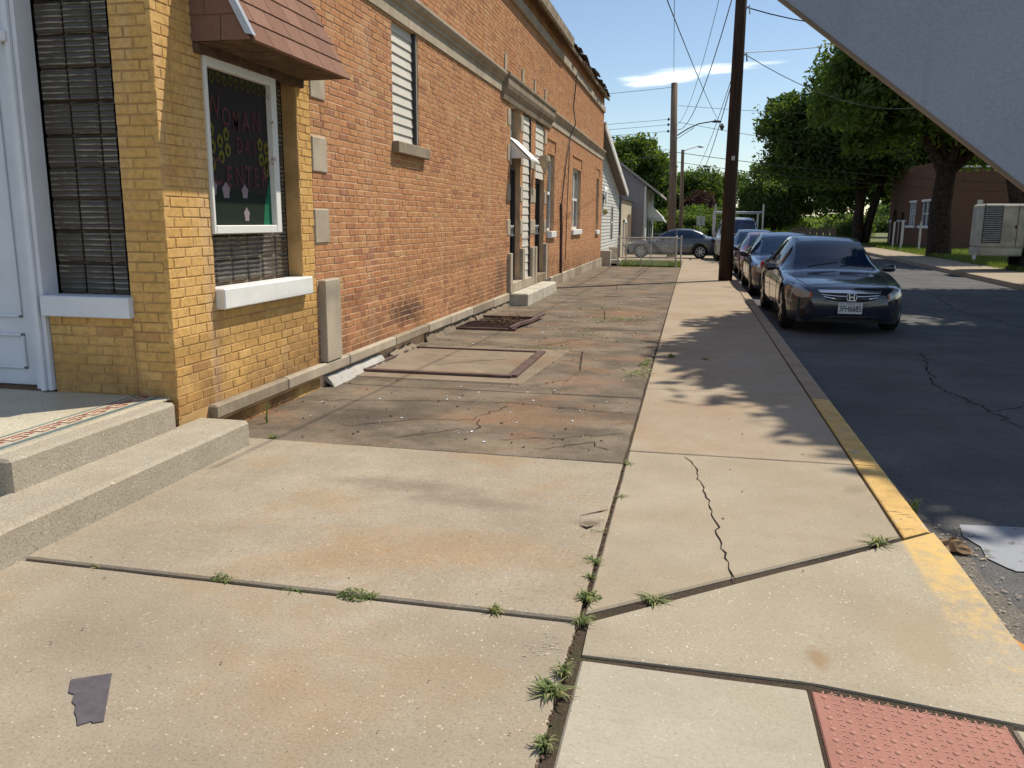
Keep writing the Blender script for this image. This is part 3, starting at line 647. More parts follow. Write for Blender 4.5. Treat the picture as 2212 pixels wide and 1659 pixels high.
# --- stone dressings
for q in QUO:
    pr = .012
    if q[2] < .3: pr = .06
    o = boxobj('quoin_stone' if pr < .03 else 'pilaster', (XW-.03, XW+pr, q[0]+.002, q[1]-.002, q[2]+.003, q[3]-.003), Stone, c=.008); part(o)
for q in KEY: part(boxobj('keystone', (XW-.03, XW+.02, q[0], q[1], q[2], q[3]), Stone, c=.006))
y = 4.72; k = 0
while y < YE:
    L = random.uniform(.85, 1.3) if y > 5 else 1.0; e = min(y+L, YE)
    if 13.6 < y < 17.3: y = 17.35; continue
    if y < 13.6 < e: e = 13.62
    zb = .118-.011*max(0, y-8)/1.2 if y < 14 else .03-.006*(y-14)
    part(boxobj('base_stone', (XW-.03, XW+.055, y+.003, e-.003, max(zb, -.05), .212), Stone if k % 3 else StoneD, c=.012)); y = e; k += 1
def mould(y0, y1, prof, mat, name='cornice'):
    m = MB(); m.prism([(XW-.03, prof[0][1])]+prof+[(XW-.03, prof[-1][1])], 1, y0, y1)
    # prism expects (x,z) pairs for axis 1
    return part(m.build(name, mat))
pf = [(XW+.02, 3.375), (XW+.02, 3.52), (XW+.045, 3.535), (XW+.045, 3.57), (XW+.085, 3.60), (XW+.10, 3.63), (XW+.10, 3.66), (XW+.03, 3.70)]
y = 4.4
while y < 28:
    e = min(y+1.45, YE)
    if e > 13.2 and y < 13.2: e = 13.2
    if 13.19 < y < 17.7: y = 17.7; e = 19.1
    mould(y+.003, e-.003, pf, Stone); y = e
hood = [(XW+.03, 3.28), (XW+.045, 3.34), (XW+.045, 3.38), (XW+.09, 3.44), (XW+.11, 3.50), (XW+.11, 3.58), (XW+.135, 3.63), (XW+.135, 3.67), (XW+.05, 3.70)]
mould(13.2, 17.69, hood, StoneD, 'door_hood')
y = 4.4
while y < YE:
    e = min(y+1.6, YE); part(boxobj('string_course', (XW-.03, XW+.05, y+.002, e-.002, 4.86, 5.035), Stone, c=.012)); y = e
# --- eave with broken far end
m = MB(); m.prism([(XW-.1, 5.45), (XW+.20, 5.18), (XW+.235, 5.20), (XW+.25, 5.36), (XW-.1, 5.62)], 1, 4.2, 19.3); part(m.build('eave', simple('eave_wood', (.36, .29, .21), .9, .2, var=.4, sc=5, bmp=.5)))
m = MB(); m.prism([(XW-.1, 5.42), (XW+.14, 5.24), (XW+.16, 5.30), (XW-.1, 5.50)], 1, 19.3, YE+.15)
part(m.build('eave', simple('eave_wood_bare', (.40, .31, .22), .95, .1, var=.5, sc=6, bmp=.5), label='stripped far end of the eave'))
m = MB(); yv = 19.3; rr = random.Random(3)
while yv < YE+.2:
    w = rr.uniform(.12, .5); xo = rr.uniform(.12, .27); zo = rr.uniform(-.05, .05)
    m.add([(XW-.1, yv, 5.50), (XW-.1, yv+w, 5.50), (XW+xo, yv+w, 5.33+zo), (XW+xo, yv, 5.36+zo), (XW-.1, yv, 5.53), (XW-.1, yv+w, 5.53), (XW+xo, yv+w, 5.36+zo), (XW+xo, yv, 5.39+zo)],
          [(0, 3, 2, 1), (4, 5, 6, 7), (2, 3, 7, 6), (0, 1, 5, 4), (1, 2, 6, 5), (3, 0, 4, 7)]); yv += w*rr.uniform(.8, 1.1)
part(m.build('torn_roofing', simple('torn_felt', (.07, .055, .045), .95, .1, var=.4, sc=10)))
m = MB()
for (a, b, c) in ((19.5, 20.1, .14), (21.4, 23.6, .20), (24.9, 27.0, .19)):
    m.add([(XW+.02, a, 5.36), (XW+c, a+.1, 5.28), (XW+c+.01, b, 5.27), (XW+.02, b-.2, 5.38)], [(0, 1, 2, 3)])
part(m.build('bent_flashing', WhiteB))
m = MB(); m.quad((XW+.25, 4.2, 5.365), (XW+.25, 19.3, 5.365), (-8.5, 19.3, 7.0), (-8.5, 4.2, 7.0)); m.quad((XW+.16, 19.3, 5.41), (XW+.16, YE+.15, 5.41), (-8.5, YE+.15, 7.0), (-8.5, 19.3, 7.0)); m.quad((-8.5, 4.2, 7), (-8.5, YE+.15, 7), (-14, YE+.15, 5.4), (-14, 4.2, 5.4)); m.add([(-14, 4.3, 5.4), (XW, 4.3, 5.4), (-8.5, 4.3, 6.98)], [(0, 1, 2)]); m.add([(-14, YE, 5.4), (XW, YE, 5.4), (-8.5, YE, 6.98)], [(0, 2, 1)])
part(m.build('roof', RoofG))
ch = MB(); ch.box(-3.75, -3.27, 18.0, 18.6, 5.2, 8.2); part(ch.build('chimney', brickmat('brick_chimney', [(0, (.12, .05, .035)), (1, (.2, .085, .055))], (.16, .08, .05))))
# --- shop window on the side: sign box over glass blocks
win = empty('glass_block_window'); part(win)
for r in range(9):
    for c in range(6):
        z0 = .962+r*.167; y0 = 4.895+c*.2085
        if z0+.16 > 2.47: continue
        o = boxobj('glass_block', (XM-.16, XM-.115, y0+.005, y0+.2035, z0+.005, z0+.162), GlassB, win, c=.012)
m = MB(); m.box(XM-.16, XM-.13, 4.89, 6.15, .95, 2.46); m.build('grout', simple('grout', (.30, .25, .19), .9, .1), win)
sb = empty('sign_box'); part(sb)
X1 = XW+.02; X0 = XM-.10; ya, yb, za, zb = 4.885, 5.80, 1.305, 2.41
for bx in ((X0, X1, ya, ya+.03, za, zb), (X0, X1, yb-.075, yb, za, zb), (X0, X1, ya+.03, yb-.075, za, za+.055), (X0, X1, ya+.03, yb-.075, zb-.07, zb)): boxobj('frame', bx, Frame_rust, sb, c=.005)
XP = X1-.045
boxobj('painted_board', (XP-.01, XP, ya+.03, yb-.075, za+.055, zb-.07), flat('board_black', (.018, .012, .013), .5), sb, c=.001)
def text_obj(name, body, size, loc, mat, parent, rot, xs=1.0, shear=0, extrude=.0008, offset=0.0):
    cu = bpy.data.curves.new(name, 'FONT'); cu.body = body; cu.size = size; cu.extrude = extrude; cu.align_x = 'CENTER'; cu.align_y = 'CENTER'; cu.shear = shear; cu.offset = offset
    cu.resolution_u = 3
    t = bpy.data.objects.new(name, cu); S.collection.objects.link(t); bpy.context.view_layer.update()
    me = bpy.data.meshes.new_from_object(t.evaluated_get(bpy.context.evaluated_depsgraph_get())); bpy.data.objects.remove(t)
    me.materials.clear(); me.materials.append(mat)
    o = bpy.data.objects.new(name, me); link(o, parent); mm = rot @ Matrix.Diagonal((xs, 1, 1, 1)); o.matrix_world = Matrix.Translation(loc) @ mm; return o
RX = Matrix(((0, 0, 1, 0), (1, 0, 0, 0), (0, 1, 0, 0), (0, 0, 0, 1)))      # text on a wall facing +X
RY = Matrix(((1, 0, 0, 0), (0, 0, -1, 0), (0, 1, 0, 0), (0, 0, 0, 1)))     # text on a wall facing -Y
Pink = flat('paint_pink', (.105, .035, .042)); YelP = flat('paint_lemon', (.14, .135, .016)); GrnP = flat('paint_green', (.015, .14, .07)); DGrn = flat('paint_dark_green', (.010, .020, .013)); WhP = flat('paint_lilac_white', (.27, .22, .25))
for ch_, yy_, zz_, sz, xs_ in [('W', 5.02, 2.10, .22, .8), ('O', 5.17, 2.07, .17, .8), ('M', 5.29, 2.06, .19, .75), ('A', 5.42, 2.06, .19, .8), ('N', 5.56, 2.07, .19, .8),
                          ('D', 5.32, 1.885, .15, .8), ('A', 5.42, 1.875, .15, .8), ('Y', 5.52, 1.885, .15, .8),
                          ('C', 5.02, 1.70, .25, .8), ('E', 5.17, 1.685, .19, .8), ('N', 5.30, 1.685, .19, .8), ('T', 5.42, 1.685, .19, .8), ('E', 5.53, 1.685, .19, .8), ('R', 5.645, 1.68, .19, .8)]:
    text_obj('painted_letter', ch_, sz, (XP+.003, yy_, zz_+random.gauss(0, .006)), Pink, sb, RX @ Matrix.Rotation(random.gauss(0, .06), 4, 'Z'), xs_*random.uniform(.85, 1.1), offset=random.uniform(-.001, .002))
def blob(m, yc, zc_, ry, rz, x, n=14, wob=.0, hole=0):
    P = [(x, yc+ry*math.cos(2*math.pi*i/n)*(1+wob*math.sin(5*2*math.pi*i/n)), zc_+rz*math.sin(2*math.pi*i/n)*(1+wob*math.sin(5*2*math.pi*i/n))) for i in range(n)]
    if not hole: m.add(P, [tuple(range(n))])
    else:
        Q = [(x, yc+(p[1]-yc)*hole, zc_+(p[2]-zc_)*hole-.004) for p in P]; m.add(P+Q, [(i, (i+1) % n, n+(i+1) % n, n+i) for i in range(n)])
m = MB(); m.quad((XP+.0015, ya+.03, za+.055), (XP+.0015, yb-.075, za+.055), (XP+.0015, yb-.075, za+.27), (XP+.0015, ya+.03, za+.30)); m.build('painted_grass', DGrn, sb)
m = MB(); m.add([(XP+.003, 5.60, za+.055), (XP+.003, 5.725, za+.055), (XP+.003, 5.725, za+.42), (XP+.003, 5.69, za+.33), (XP+.003, 5.63, za+.20)], [(0, 1, 2, 3, 4)]); m.build('painted_grass', GrnP, sb)
m = MB()
for (a, b) in ((4.98, 1.965), (4.99, 1.86), (4.98, 1.75), (5.08, 1.90), (5.09, 1.80), (5.16, 1.95), (5.17, 1.85), (5.60, 1.92), (5.61, 1.82), (5.69, 1.90), (5.69, 1.80), (5.67, 1.74)): m = MB(); blob(m, a, b, .036, .045, XP+.003, 12, .08, .45); m.build('painted_flower', YelP, sb)
m = MB()
for i in range(11): blob(m, 4.95+i*.075, 2.30-.01*(i % 2), .03, .038, XP+.003, 10, .08, .5)
m.build('painted_fringe', flat('paint_olive', (.07, .075, .012)), sb)
m = MB()
for (a, b, c, d) in ((4.965, 1.60, .045, .05), (5.12, 1.585, .045, .05), (5.36, 1.585, .04, .045), (5.37, 1.43, .035, .045)): m = MB(); blob(m, a, b, c, d, XP+.004, 30, .13); m.build('painted_petals', WhP, sb)
part(boxobj('window_sill', (XW-.10, XW+.065, 4.885, 6.19, .818, .955), WhiteB, c=.008, label='white painted sill under the sign box window'))
# window in shaded front
fw_ = empty('glass_block_window'); part(fw_)
for r in range(12):
    for c in range(3):
        z0 = .94+r*.19; x0 = -3.88+c*.193; boxobj('glass_block', (x0+.005, x0+.188, YF+.10, YF+.15, z0+.005, z0+.185), GlassB, fw_, c=.012)
m = MB(); m.box(-3.885, -3.30, YF+.135, YF+.16, .93, 3.2); m.build('grout', simple('grout_dark', (.16, .13, .10), .9, .1), fw_)
part(boxobj('window_sill', (-3.90, -3.285, YF-.05, YF+.12, .808, .935), WhiteP, c=.006, label='white painted sill of the shaded front window'))
# door and its frame
d = empty('door'); part(d); boxobj('leaf', (-4.95, -4.02, YF+.06, YF+.10, .345, 2.6), WhiteP, d)
for (a, b, c, e) in ((-4.75, -4.13, .78, 2.45), (-4.75, -4.13, .45, .68)):
    m = MB()
    for bx in ((a, b, c, c+.02), (a, b, e-.02, e), (a, a+.02, c, e), (b-.02, b, c, e)): m.cbox(bx[0], bx[1], YF+.045, YF+.062, bx[2], bx[3], .004)
    m.build('panel_moulding', WhiteP, d)
boxobj('handle', (-4.90, -4.86, YF+.0, YF+.04, 1.3, 1.5), Chrome, d)
m = MB(); m.cbox(-4.02, -3.955, YF-.01, YF+.12, .335, 2.75, .006); m.cbox(-3.955, -3.92, YF-.055, YF+.10, .335, 3.2, .006); m.cbox(-3.92, -3.89, YF-.03, YF+.11, .335, 3.2, .004); m.cbox(-4.04, -3.93, YF-.075, YF-.02, 2.40, 2.46, .008); m.box(-5.1, -3.95, YF-.02, YF+.12, 2.62, 2.75)
part(m.build('door_frame', WhiteP)); m = MB(); m.box(-5.0, -3.96, YF+.08, YF+.1, 2.75, 3.2); part(m.build('transom', GlassD))
m = MB(); m.box(-5.05, -4.0, YF-.0, YF+.12, .325, .343); part(m.build('threshold', DarkWood))
# --- shingled awning
aw = empty('awning'); part(aw)
ay0, ay1, axf, azf, azt = 4.80, 6.23, -2.63, 2.455, 3.22
sx_, sz_ = XW-axf, azt-azf; SL = math.hypot(sx_, sz_); ux, uz = sx_/SL, sz_/SL; nx, nz = uz, -ux
if nx < 0: nx, nz = -nx, -nz
nx, nz = uz, -ux
boxobj('soffit_gap_strip', (XW-.01, XW+.035, ay0, ay1, 2.395, 2.452), DarkWood, aw)  # dark strip added to cover the bright line under the soffit
m = MB(); m.add([(axf, ay0, azf), (axf, ay1, azf), (XW, ay1, azf-.005), (XW, ay0, azf-.005)], [(0, 3, 2, 1)]); m.build('soffit', DarkWood, aw)
m = MB(); m.add([(axf-.005, ay0, azf), (axf-.005, ay1, azf), (XW, ay1, azt), (XW, ay0, azt), (XW, ay0, azf), (XW, ay1, azf)], [(0, 1, 2, 3), (0, 3, 4), (1, 5, 2)]); m.build('deck', DarkWood, aw)
rows = 6; ex = SL/rows
for r in range(rows):
    y = ay0-(.11 if r % 2 else 0)
    while y < ay1:
        a, b = max(y, ay0)+.003, min(y+.24, ay1)-.003; y += .24
        if b-a < .04: continue
        s0, s1 = r*ex-.012, (r+1)*ex+.01; t0, t1 = .016, .006; V = []
        for s_, t_ in ((s0, t0), (s1, t1)):
            for yv in (a, b): V.append((axf+ux*s_+nx*t_, yv, azf+uz*s_+nz*t_*-1 if False else azf+uz*s_-ux*t_*-1*0+nz*0+(.4*t_)))
        for s_, t_ in ((s0, t0), (s1, t1)):
            for yv in (a, b): V.append((axf+ux*s_-.004, yv, azf+uz*s_-.002))
        o = meshobj('shingle', V, [(0, 1, 3, 2), (4, 5, 1, 0), (0, 2, 6, 4), (1, 5, 7, 3), (4, 6, 7, 5)], Shingle, aw, tint=[min(max(random.gauss(.5, .3), 0), 1)]*5)
for r in range(5):  # side cheek shingles
    z0 = azf+r*.15; z1 = min(z0+.155, azt); xl0 = XW; xf0 = axf+(z0-azf)/sz_*sx_; xf1 = axf+(z1-azf)/sz_*sx_
    x = xl0-(.1 if r % 2 else 0)
    while x < xf0:
        a = max(x, xl0); b0_ = min(x+.2, xf0); b1_ = min(x+.2, xf1); x += .2
        if b0_-a < .02: continue
        b1_ = max(b1_, a)
        meshobj('shingle', [(a+.002, ay0-.012, z0), (b0_-.002, ay0-.012, z0), (b1_-.002, ay0-.004, z1), (a+.002, ay0-.004, z1), (a+.002, ay0, z0), (b0_-.002, ay0, z0)], [(0, 1, 2, 3), (4, 5, 1, 0)], Shingle, aw, tint=[.4, .4])
m = MB(); m.add([(axf+.02, ay0-.03, azf+.02), (axf+.02, ay0+.012, azf+.02), (XW+.02, ay0+.012, azt+.02), (XW+.02, ay0-.03, azt+.02), (axf-.03, ay0-.03, azf+.03), (XW-.03, ay0-.03, azt+.03)], [(0, 1, 2, 3), (0, 3, 5, 4)]); m.build('rake_flashing', GreyMetal, aw)
# --- infill siding panels
def laps(parent, y0, y1, z0, z1, h, x, mat, name='siding_board', pr=.018, joined=False):
    z = z0; m = MB()
    while z < z1-.01:
        zt = min(z+h, z1); V = [(x-.01, y0, z), (x+pr, y0, z), (x+.003, y0, zt), (x-.01, y0, zt), (x-.01, y1, z), (x+pr, y1, z), (x+.003, y1, zt), (x-.01, y1, zt)]
        F = [(0, 1, 2, 3)[::-1], (4, 5, 6, 7), (1, 5, 6, 2), (0, 4, 5, 1), (3, 2, 6, 7)]
        if joined: m.add(V, F)
        else: meshobj(name, V, F, mat, parent)
        z += h
    if joined: return m.build('siding', mat, parent)
pn = empty('siding_panel'); part(pn); laps(pn, 8.30, 9.02, 2.195, 3.365, .098, XM-.05, SidingM)
m = MB(); m.cbox(XM-.07, XM-.0, 9.02, 9.06, 2.195, 3.365); m.build('trim', BlackMetal, pn); m = MB(); m.cbox(XM-.07, XM-.01, 9.06, 9.10, 2.195, 3.365); m.build('trim', SidingM, pn)
part(boxobj('window_sill', (XW-.1, XW+.07, 8.25, 9.30, 2.075, 2.192), StoneD, c=.008, label='stone sill under the boarded window'))
pn = empty('siding_panel'); part(pn); laps(pn, 14.9, 15.58, .36, 3.25, .145, XM-.03, SidingM)
m = MB(); m.cbox(XM-.06, XM+.01, 15.58, 15.62, .36, 3.25); m.build('trim', BlackMetal, pn)
pn = empty('siding_panel'); part(pn); laps(pn, 16.13, 17.05, 2.22, 3.25, .145, XM-.03, SidingM)
# --- two doors with security bars
def bardoor(y0, y1, z0, z1):
    d = empty('security_door'); part(d); boxobj('leaf', (XM-.16, XM-.13, y0, y1, z0, z1), DarkIn, d)
    m = MB()
    for bx in ((y0, y0+.06, z0, z1), (y1-.06, y1, z0, z1), (y0, y1, z0, z0+.06), (y0, y1, z1-.06, z1)): m.cbox(XM-.12, XM-.08, *bx, .004)
    m.build('gate_frame', BlackMetal, d)
    for i in range(5):
        y = y0+(y1-y0)*(i+1)/6; m = MB(); m.tube([(XM-.10, y, z0+.03), (XM-.10, y, z1-.03)], .010, 6); m.build('bar', BlackMetal, d)
    m = MB()
    for i in range(6):
        yc = y0+.1+(y1-y0-.2)*i/5; P = [(XM-.09, yc+.06*math.cos(a), z0+.85+.09*math.sin(a)) for a in np.linspace(0, 6.28, 13)]; m.tube(P, .008, 5)
    m.build('scrollwork', GreyMetal, d); return d
bardoor(13.87, 14.66, .38, 2.32); bardoor(16.14, 17.08, .38, 2.2)
m = MB(); m.box(XM-.16, XM-.13, 13.87, 14.66, 2.36, 3.25); part(m.build('transom_board', simple('grey_board', (.33, .31, .28), .8, .2, var=.4, sc=8)))
for (a, b, mm) in ((13.85, 14.68, Stone), (14.88, 15.62, Stone), (16.12, 17.1, C_hatch)): part(boxobj('door_step', (XM-.15, XW+.06, a+.01, b-.01, .2, .365), mm, c=.012))
m = MB(); m.add([(XW-.05, 13.86, 2.78), (XW-.05, 14.66, 2.78), (XW+.34, 14.66, 2.42), (XW+.34, 13.86, 2.42), (XW-.05, 13.86, 2.76), (XW-.05, 14.66, 2.76), (XW+.34, 14.66, 2.39), (XW+.34, 13.86, 2.39)], [(0, 1, 2, 3)[::-1], (4, 5, 6, 7), (3, 2, 6, 7), (0, 3, 7, 4), (1, 2, 6, 5)]); m.add([(XW, 13.86, 2.42), (XW+.34, 13.86, 2.42), (XW, 13.86, 2.74)], [(0, 1, 2)])
part(m.build('door_canopy', WhiteB))
m = MB(); m.tube([(XW+.02, 16.0, 2.50), (XW+.13, 16.0, 2.58), (XW+.2, 16.0, 2.5)], .02, 6); m.tube([(XW+.2, 16.0, 2.62), (XW+.2, 16.0, 2.52), (XW+.2, 16.0, 2.30)], [.09, .11, .02], 10); part(m.build('wall_lamp', simple('lamp_tan', (.48, .40, .27), .6, .3)))
# --- sash windows
for (y0, y1, z0, z1) in OPEN[5:]:
    w = empty('window'); part(w); X = XM-.13
    m = MB()
    for bx in ((y0, y0+.06, z0, z1), (y1-.06, y1, z0, z1), (y0, y1, z0, z0+.06), (y0, y1, z1-.06, z1), (y0, y1, (z0+z1)/2-.03, (z0+z1)/2+.03)): m.cbox(X, X+.05, *bx, .004)
    if y1-y0 > 1: m.cbox(X, X+.055, (y0+y1)/2-.05, (y0+y1)/2+.05, z0, z1, .004)
    m.build('frame', WhiteB, w); m = MB(); m.box(X+.005, X+.02, y0+.05, y1-.05, z0+.05, (z0+z1)/2-.02); m.build('pane', GlassD, w); m = MB(); m.box(X+.005, X+.02, y0+.05, y1-.05, (z0+z1)/2+.02, z1-.05); m.build('pane', Screen, w)
    part(boxobj('window_sill', (XW-.1, XW+.06, y0-.06, y1+.06, z0-.135, z0-.005), WhiteB, c=.008))
    zt = z1; m = MB()
    for (a, b, c, d_) in ((y0-.05, y1+.05, zt+.28, zt+.30), (y1+.03, y1+.05, zt+.05, zt+.29)): m.box(XW-.005, XW+.022, a, b, c, d_)
    part(m.build('arch_moulding', Brick_red))
# --- plinth bits
def rough_plinth(y0, y1, h0, out, mat, lab=None, br=.02):
    n = int((y1-y0)/.09); V = []; F = []
    for i in range(n+1):
        y = y0+(y1-y0)*i/n; q = random.uniform(-br, br); zz = g(-3, y)
        V += [(XW-.05, y, h0+zz), (XW+.02+q*.4, y, h0+zz+q*.5), (XW+out*.55+q, y, h0*.55+zz), (XW+out+q, y, zz-.02)]
    for i in range(n):
        for j in range(3): F.append((4*i+j, 4*i+j+1, 4*(i+1)+j+1, 4*(i+1)+j)[::-1])
    F.append((0, 1, 2, 3)); F.append((4*n, 4*n+1, 4*n+2, 4*n+3)[::-1])
    return part(meshobj('plinth', V, F, mat, None, label=lab))
rough_plinth(6.46, 7.75, .09, .10, White_plinth, 'whitewashed render bulging at the wall foot', .010)
rough_plinth(8.0, 8.75, .06, .14, C_hatch, None, .03); rough_plinth(9.2, 11.4, .10, .06, C_hatch); rough_plinth(11.4, 13.6, .08, .07, C_hatch); rough_plinth(17.4, 28, .06, .08, C_hatch)
# --- stoop under the doors
st = MB(); V = []; F = []
st.cbox(-3.02, -2.68, 13.70, 16.75, -.05, .20, .02); part(st.build('stoop', C_stoop)); st = MB()
# --- entrance platform and step
plat = MB(); plat.cbox(-9, -2.985, 3.05, 4.31, -.05, .322, .015); part(plat.build('entrance_platform', C_step))
part(boxobj('entrance_platform', (-9, -3.06, 4.30, 4.41, -.05, .30), C_hatch, c=.03))
m = MB(); m.box(-9, -3.075, 3.10, 4.39, .318, .3275); part(m.build('mosaic_floor', Terr))
m = MB(); xs0 = -3.28
m.box(xs0+.105, xs0+.135, 3.1, 4.39, .3275, .3295); m.box(xs0-.045, xs0-.032, 3.1, 4.39, .3275, .3295); part(m.build('mosaic_border', TileGreen))
m = MB(); y = 3.12
while y < 4.3:     # greek key
    a = .008; 
    for (x0, x1, y0, y1) in ((0, .008, 0, .17), (.07, .078, 0, .10), (0, .078, 0, .008), (.03, .038, .045, .10), (.03, .078, .092, .10), (0, .05, .162, .17), (.045, .053, .13, .17), (.03, .053, .125, .133)):
        m.box(xs0+x0, xs0+x1, y+y0, min(y+y1, 4.38), .3275, .3298)
    y += .19
part(m.build('greek_key_mosaic', TileRed))
m = MB(); m.cbox(-3.02, -2.672, .8, 4.60, -.05, .163, .018); part(m.build('front_step', C_step))
# --- iron pipe, hanging cable
m = MB(); m.tube([(XW+.03, 19.35, -.05), (XW+.03, 19.3, 1.3), (XW+.03, 19.2, 1.8)], .030, 8); part(m.build('drain_pipe', Rust))
m = MB(); m.tube([(XW+.04, 19.2, 1.8), (XW+.04, 19.65, 2.6), (XW+.04, 20.4, 3.4), (XW+.13, 20.6, 3.7), (XW+.04, 20.8, 4.1), (XW+.06, 21.1, 4.9)], .016, 6); part(m.build('cable', BlackMetal))
m = MB(); m.tube([(XW+.015, 20.1, .5), (XW+.015, 20.25, 1.8), (XW+.015, 20.45, 3.2)], .009, 5); part(m.build('cable', BlackMetal))

# ================================================================ THINGS ON THE WALK
# cellar hatch
h = empty('cellar_hatch', (-2.2, 7.9, 0), label='concrete cellar hatch framed in rusty steel angle set in the old paving', cat='hatch')
def hp(o): o.parent = h; o.matrix_parent_inverse = Matrix.Translation((2.2, -7.9, 0)); return o
hp(slab([(-3.0, 6.95), (-1.42, 6.93), (-1.28, 8.95), (-2.9, 8.92)], C_hatch, dz=.010, bev=.01, parent=None, name='surround', jit=.006))
hp(slab([(-2.95, 7.26), (-1.62, 7.22), (-1.60, 8.62), (-2.90, 8.62)], C_hatch, dz=.020, bev=.006, parent=None, name='lid'))
for bx in ((-3.0, -1.55, 7.16, 7.225, .0, .034), (-2.95, -1.5, 8.64, 8.69, .0, .032), (-1.585, -1.50, 7.2, 8.69, .0, .036), (-3.0, -2.95, 7.2, 8.6, .0, .03)): hp(boxobj('frame_angle', bx, Rust, None, c=.003))
for o in (crack([(-2.4, 7.6), (-2.1, 7.9), (-1.8, 8.1)], .008, None, dz=.0245), crack([(-2.7, 8.2), (-2.2, 8.15)], .007, None, dz=.0245)): hp(o)
# broken grate
gr = empty('broken_grate', (-2.6, 11.1, 0), label='rusty broken steel grate with dead leaves beside the wall', cat='grate')
def gp(o): o.parent = gr; o.matrix_parent_inverse = Matrix.Translation((2.6, -11.1, 0)); return o
gp(slab([(-3.0, 10.5), (-2.22, 10.45), (-2.15, 11.75), (-3.0, 11.8)], Soil, dz=.006, parent=None, name='pit_floor', jit=.01))
for bx in ((-3.0, -2.2, 10.42, 10.47, 0, .03), (-3.0, -2.15, 11.78, 11.82, 0, .04)): gp(boxobj('frame_angle', bx, Rust, None, c=.003))
m = MB(); m.tube([(-2.27, 10.42, .03), (-2.22, 10.8, .05), (-2.17, 11.3, .03), (-2.10, 11.95, .06)], .03, 5); gp(m.build('bent_rail', Rust))
m = MB()
for i in range(26):
    x = -3+i*.031; m.box(x, x+.005, 10.47, 11.2, .02, .026)
for i in range(16):
    y = 10.5+i*.045; m.box(-3, -2.25, y, y+.005, .024, .030)
gp(m.build('grid', Rust))
n = 900; x = rng.normal(-2.55, .16, n); y = rng.normal(11.25, .28, n); z = rng.uniform(.005, .03, n)*np.exp(-((x+2.55)/.3)**2); a = rng.normal(0, .014, (n, 4, 3)); V = np.stack([x, y, z+.01], 1)[:, None, :]+a*np.array([1, 1, .4]); o = npmesh('dead_leaves', V.reshape(-1, 3), 4, DryM, tint=rng.uniform(0, 1, n), kind='stuff'); gp(o)
# torn tape
m = MB(); P = [(-1.815, 1.991), (-1.735, 2.012), (-1.715, 2.048), (-1.66, 1.95), (-1.575, 1.825), (-1.60, 1.808), (-1.612, 1.815), (-1.63, 1.795), (-1.675, 1.84), (-1.69, 1.87), (-1.74, 1.91), (-1.79, 1.95)]
P = [(-1.813, 1.993), (-1.715, 2.052), (-1.568, 1.826), (-1.592, 1.812), (-1.602, 1.819), (-1.625, 1.792), (-1.66, 1.83), (-1.68, 1.846), (-1.70, 1.876), (-1.725, 1.89), (-1.745, 1.925), (-1.77, 1.93), (-1.79, 1.96)]
m.prism([(p[0], p[1]) for p in P], 2, .0012, .0042); o = m.build('tape_scrap', simple('duct_tape', (.115, .10, .11), .45, .4, var=.15, sc=25, bmp=.3, sc2=60), label='torn piece of grey duct tape stuck to the pavement, front left', cat='tape')
# stop line, orange marks
m = MB(); P = [(1.40, 4.42), (1.37, 4.25), (1.41, 4.12), (1.39, 3.98), (1.44, 3.88), (1.47, 3.84), (2.3, 3.93), (6.9, 4.3), (6.9, 4.75), (2.4, 4.47)]
V = [(x, y, g(x, y)-.114+.03*math.sin(math.pi*min(max((x-1.15)/6, 0), 1))) for x, y in P]; m.add(V, [tuple(range(len(V)))]); m.build('stop_line', StopP, kind='structure')
m = MB()
for (x, y, w, l, r) in ((1.19, 3.38, .02, .07, .3), (1.21, 3.24, .025, .09, .2), (1.235, 3.06, .02, .10, .1), (1.25, 2.88, .02, .08, .2), (1.26, 2.7, .015, .06, 0)):
    n = 10; P = [(x+w*math.cos(a)*random.uniform(.5, 1.2)+math.sin(a)*l*r*.3, y+l*math.sin(a)*random.uniform(.6, 1.2), -.108) for a in np.linspace(0, 6.28, n, endpoint=False)]; m.add(P, [tuple(range(n))])
m.build('road_mark', OranP, kind='structure')
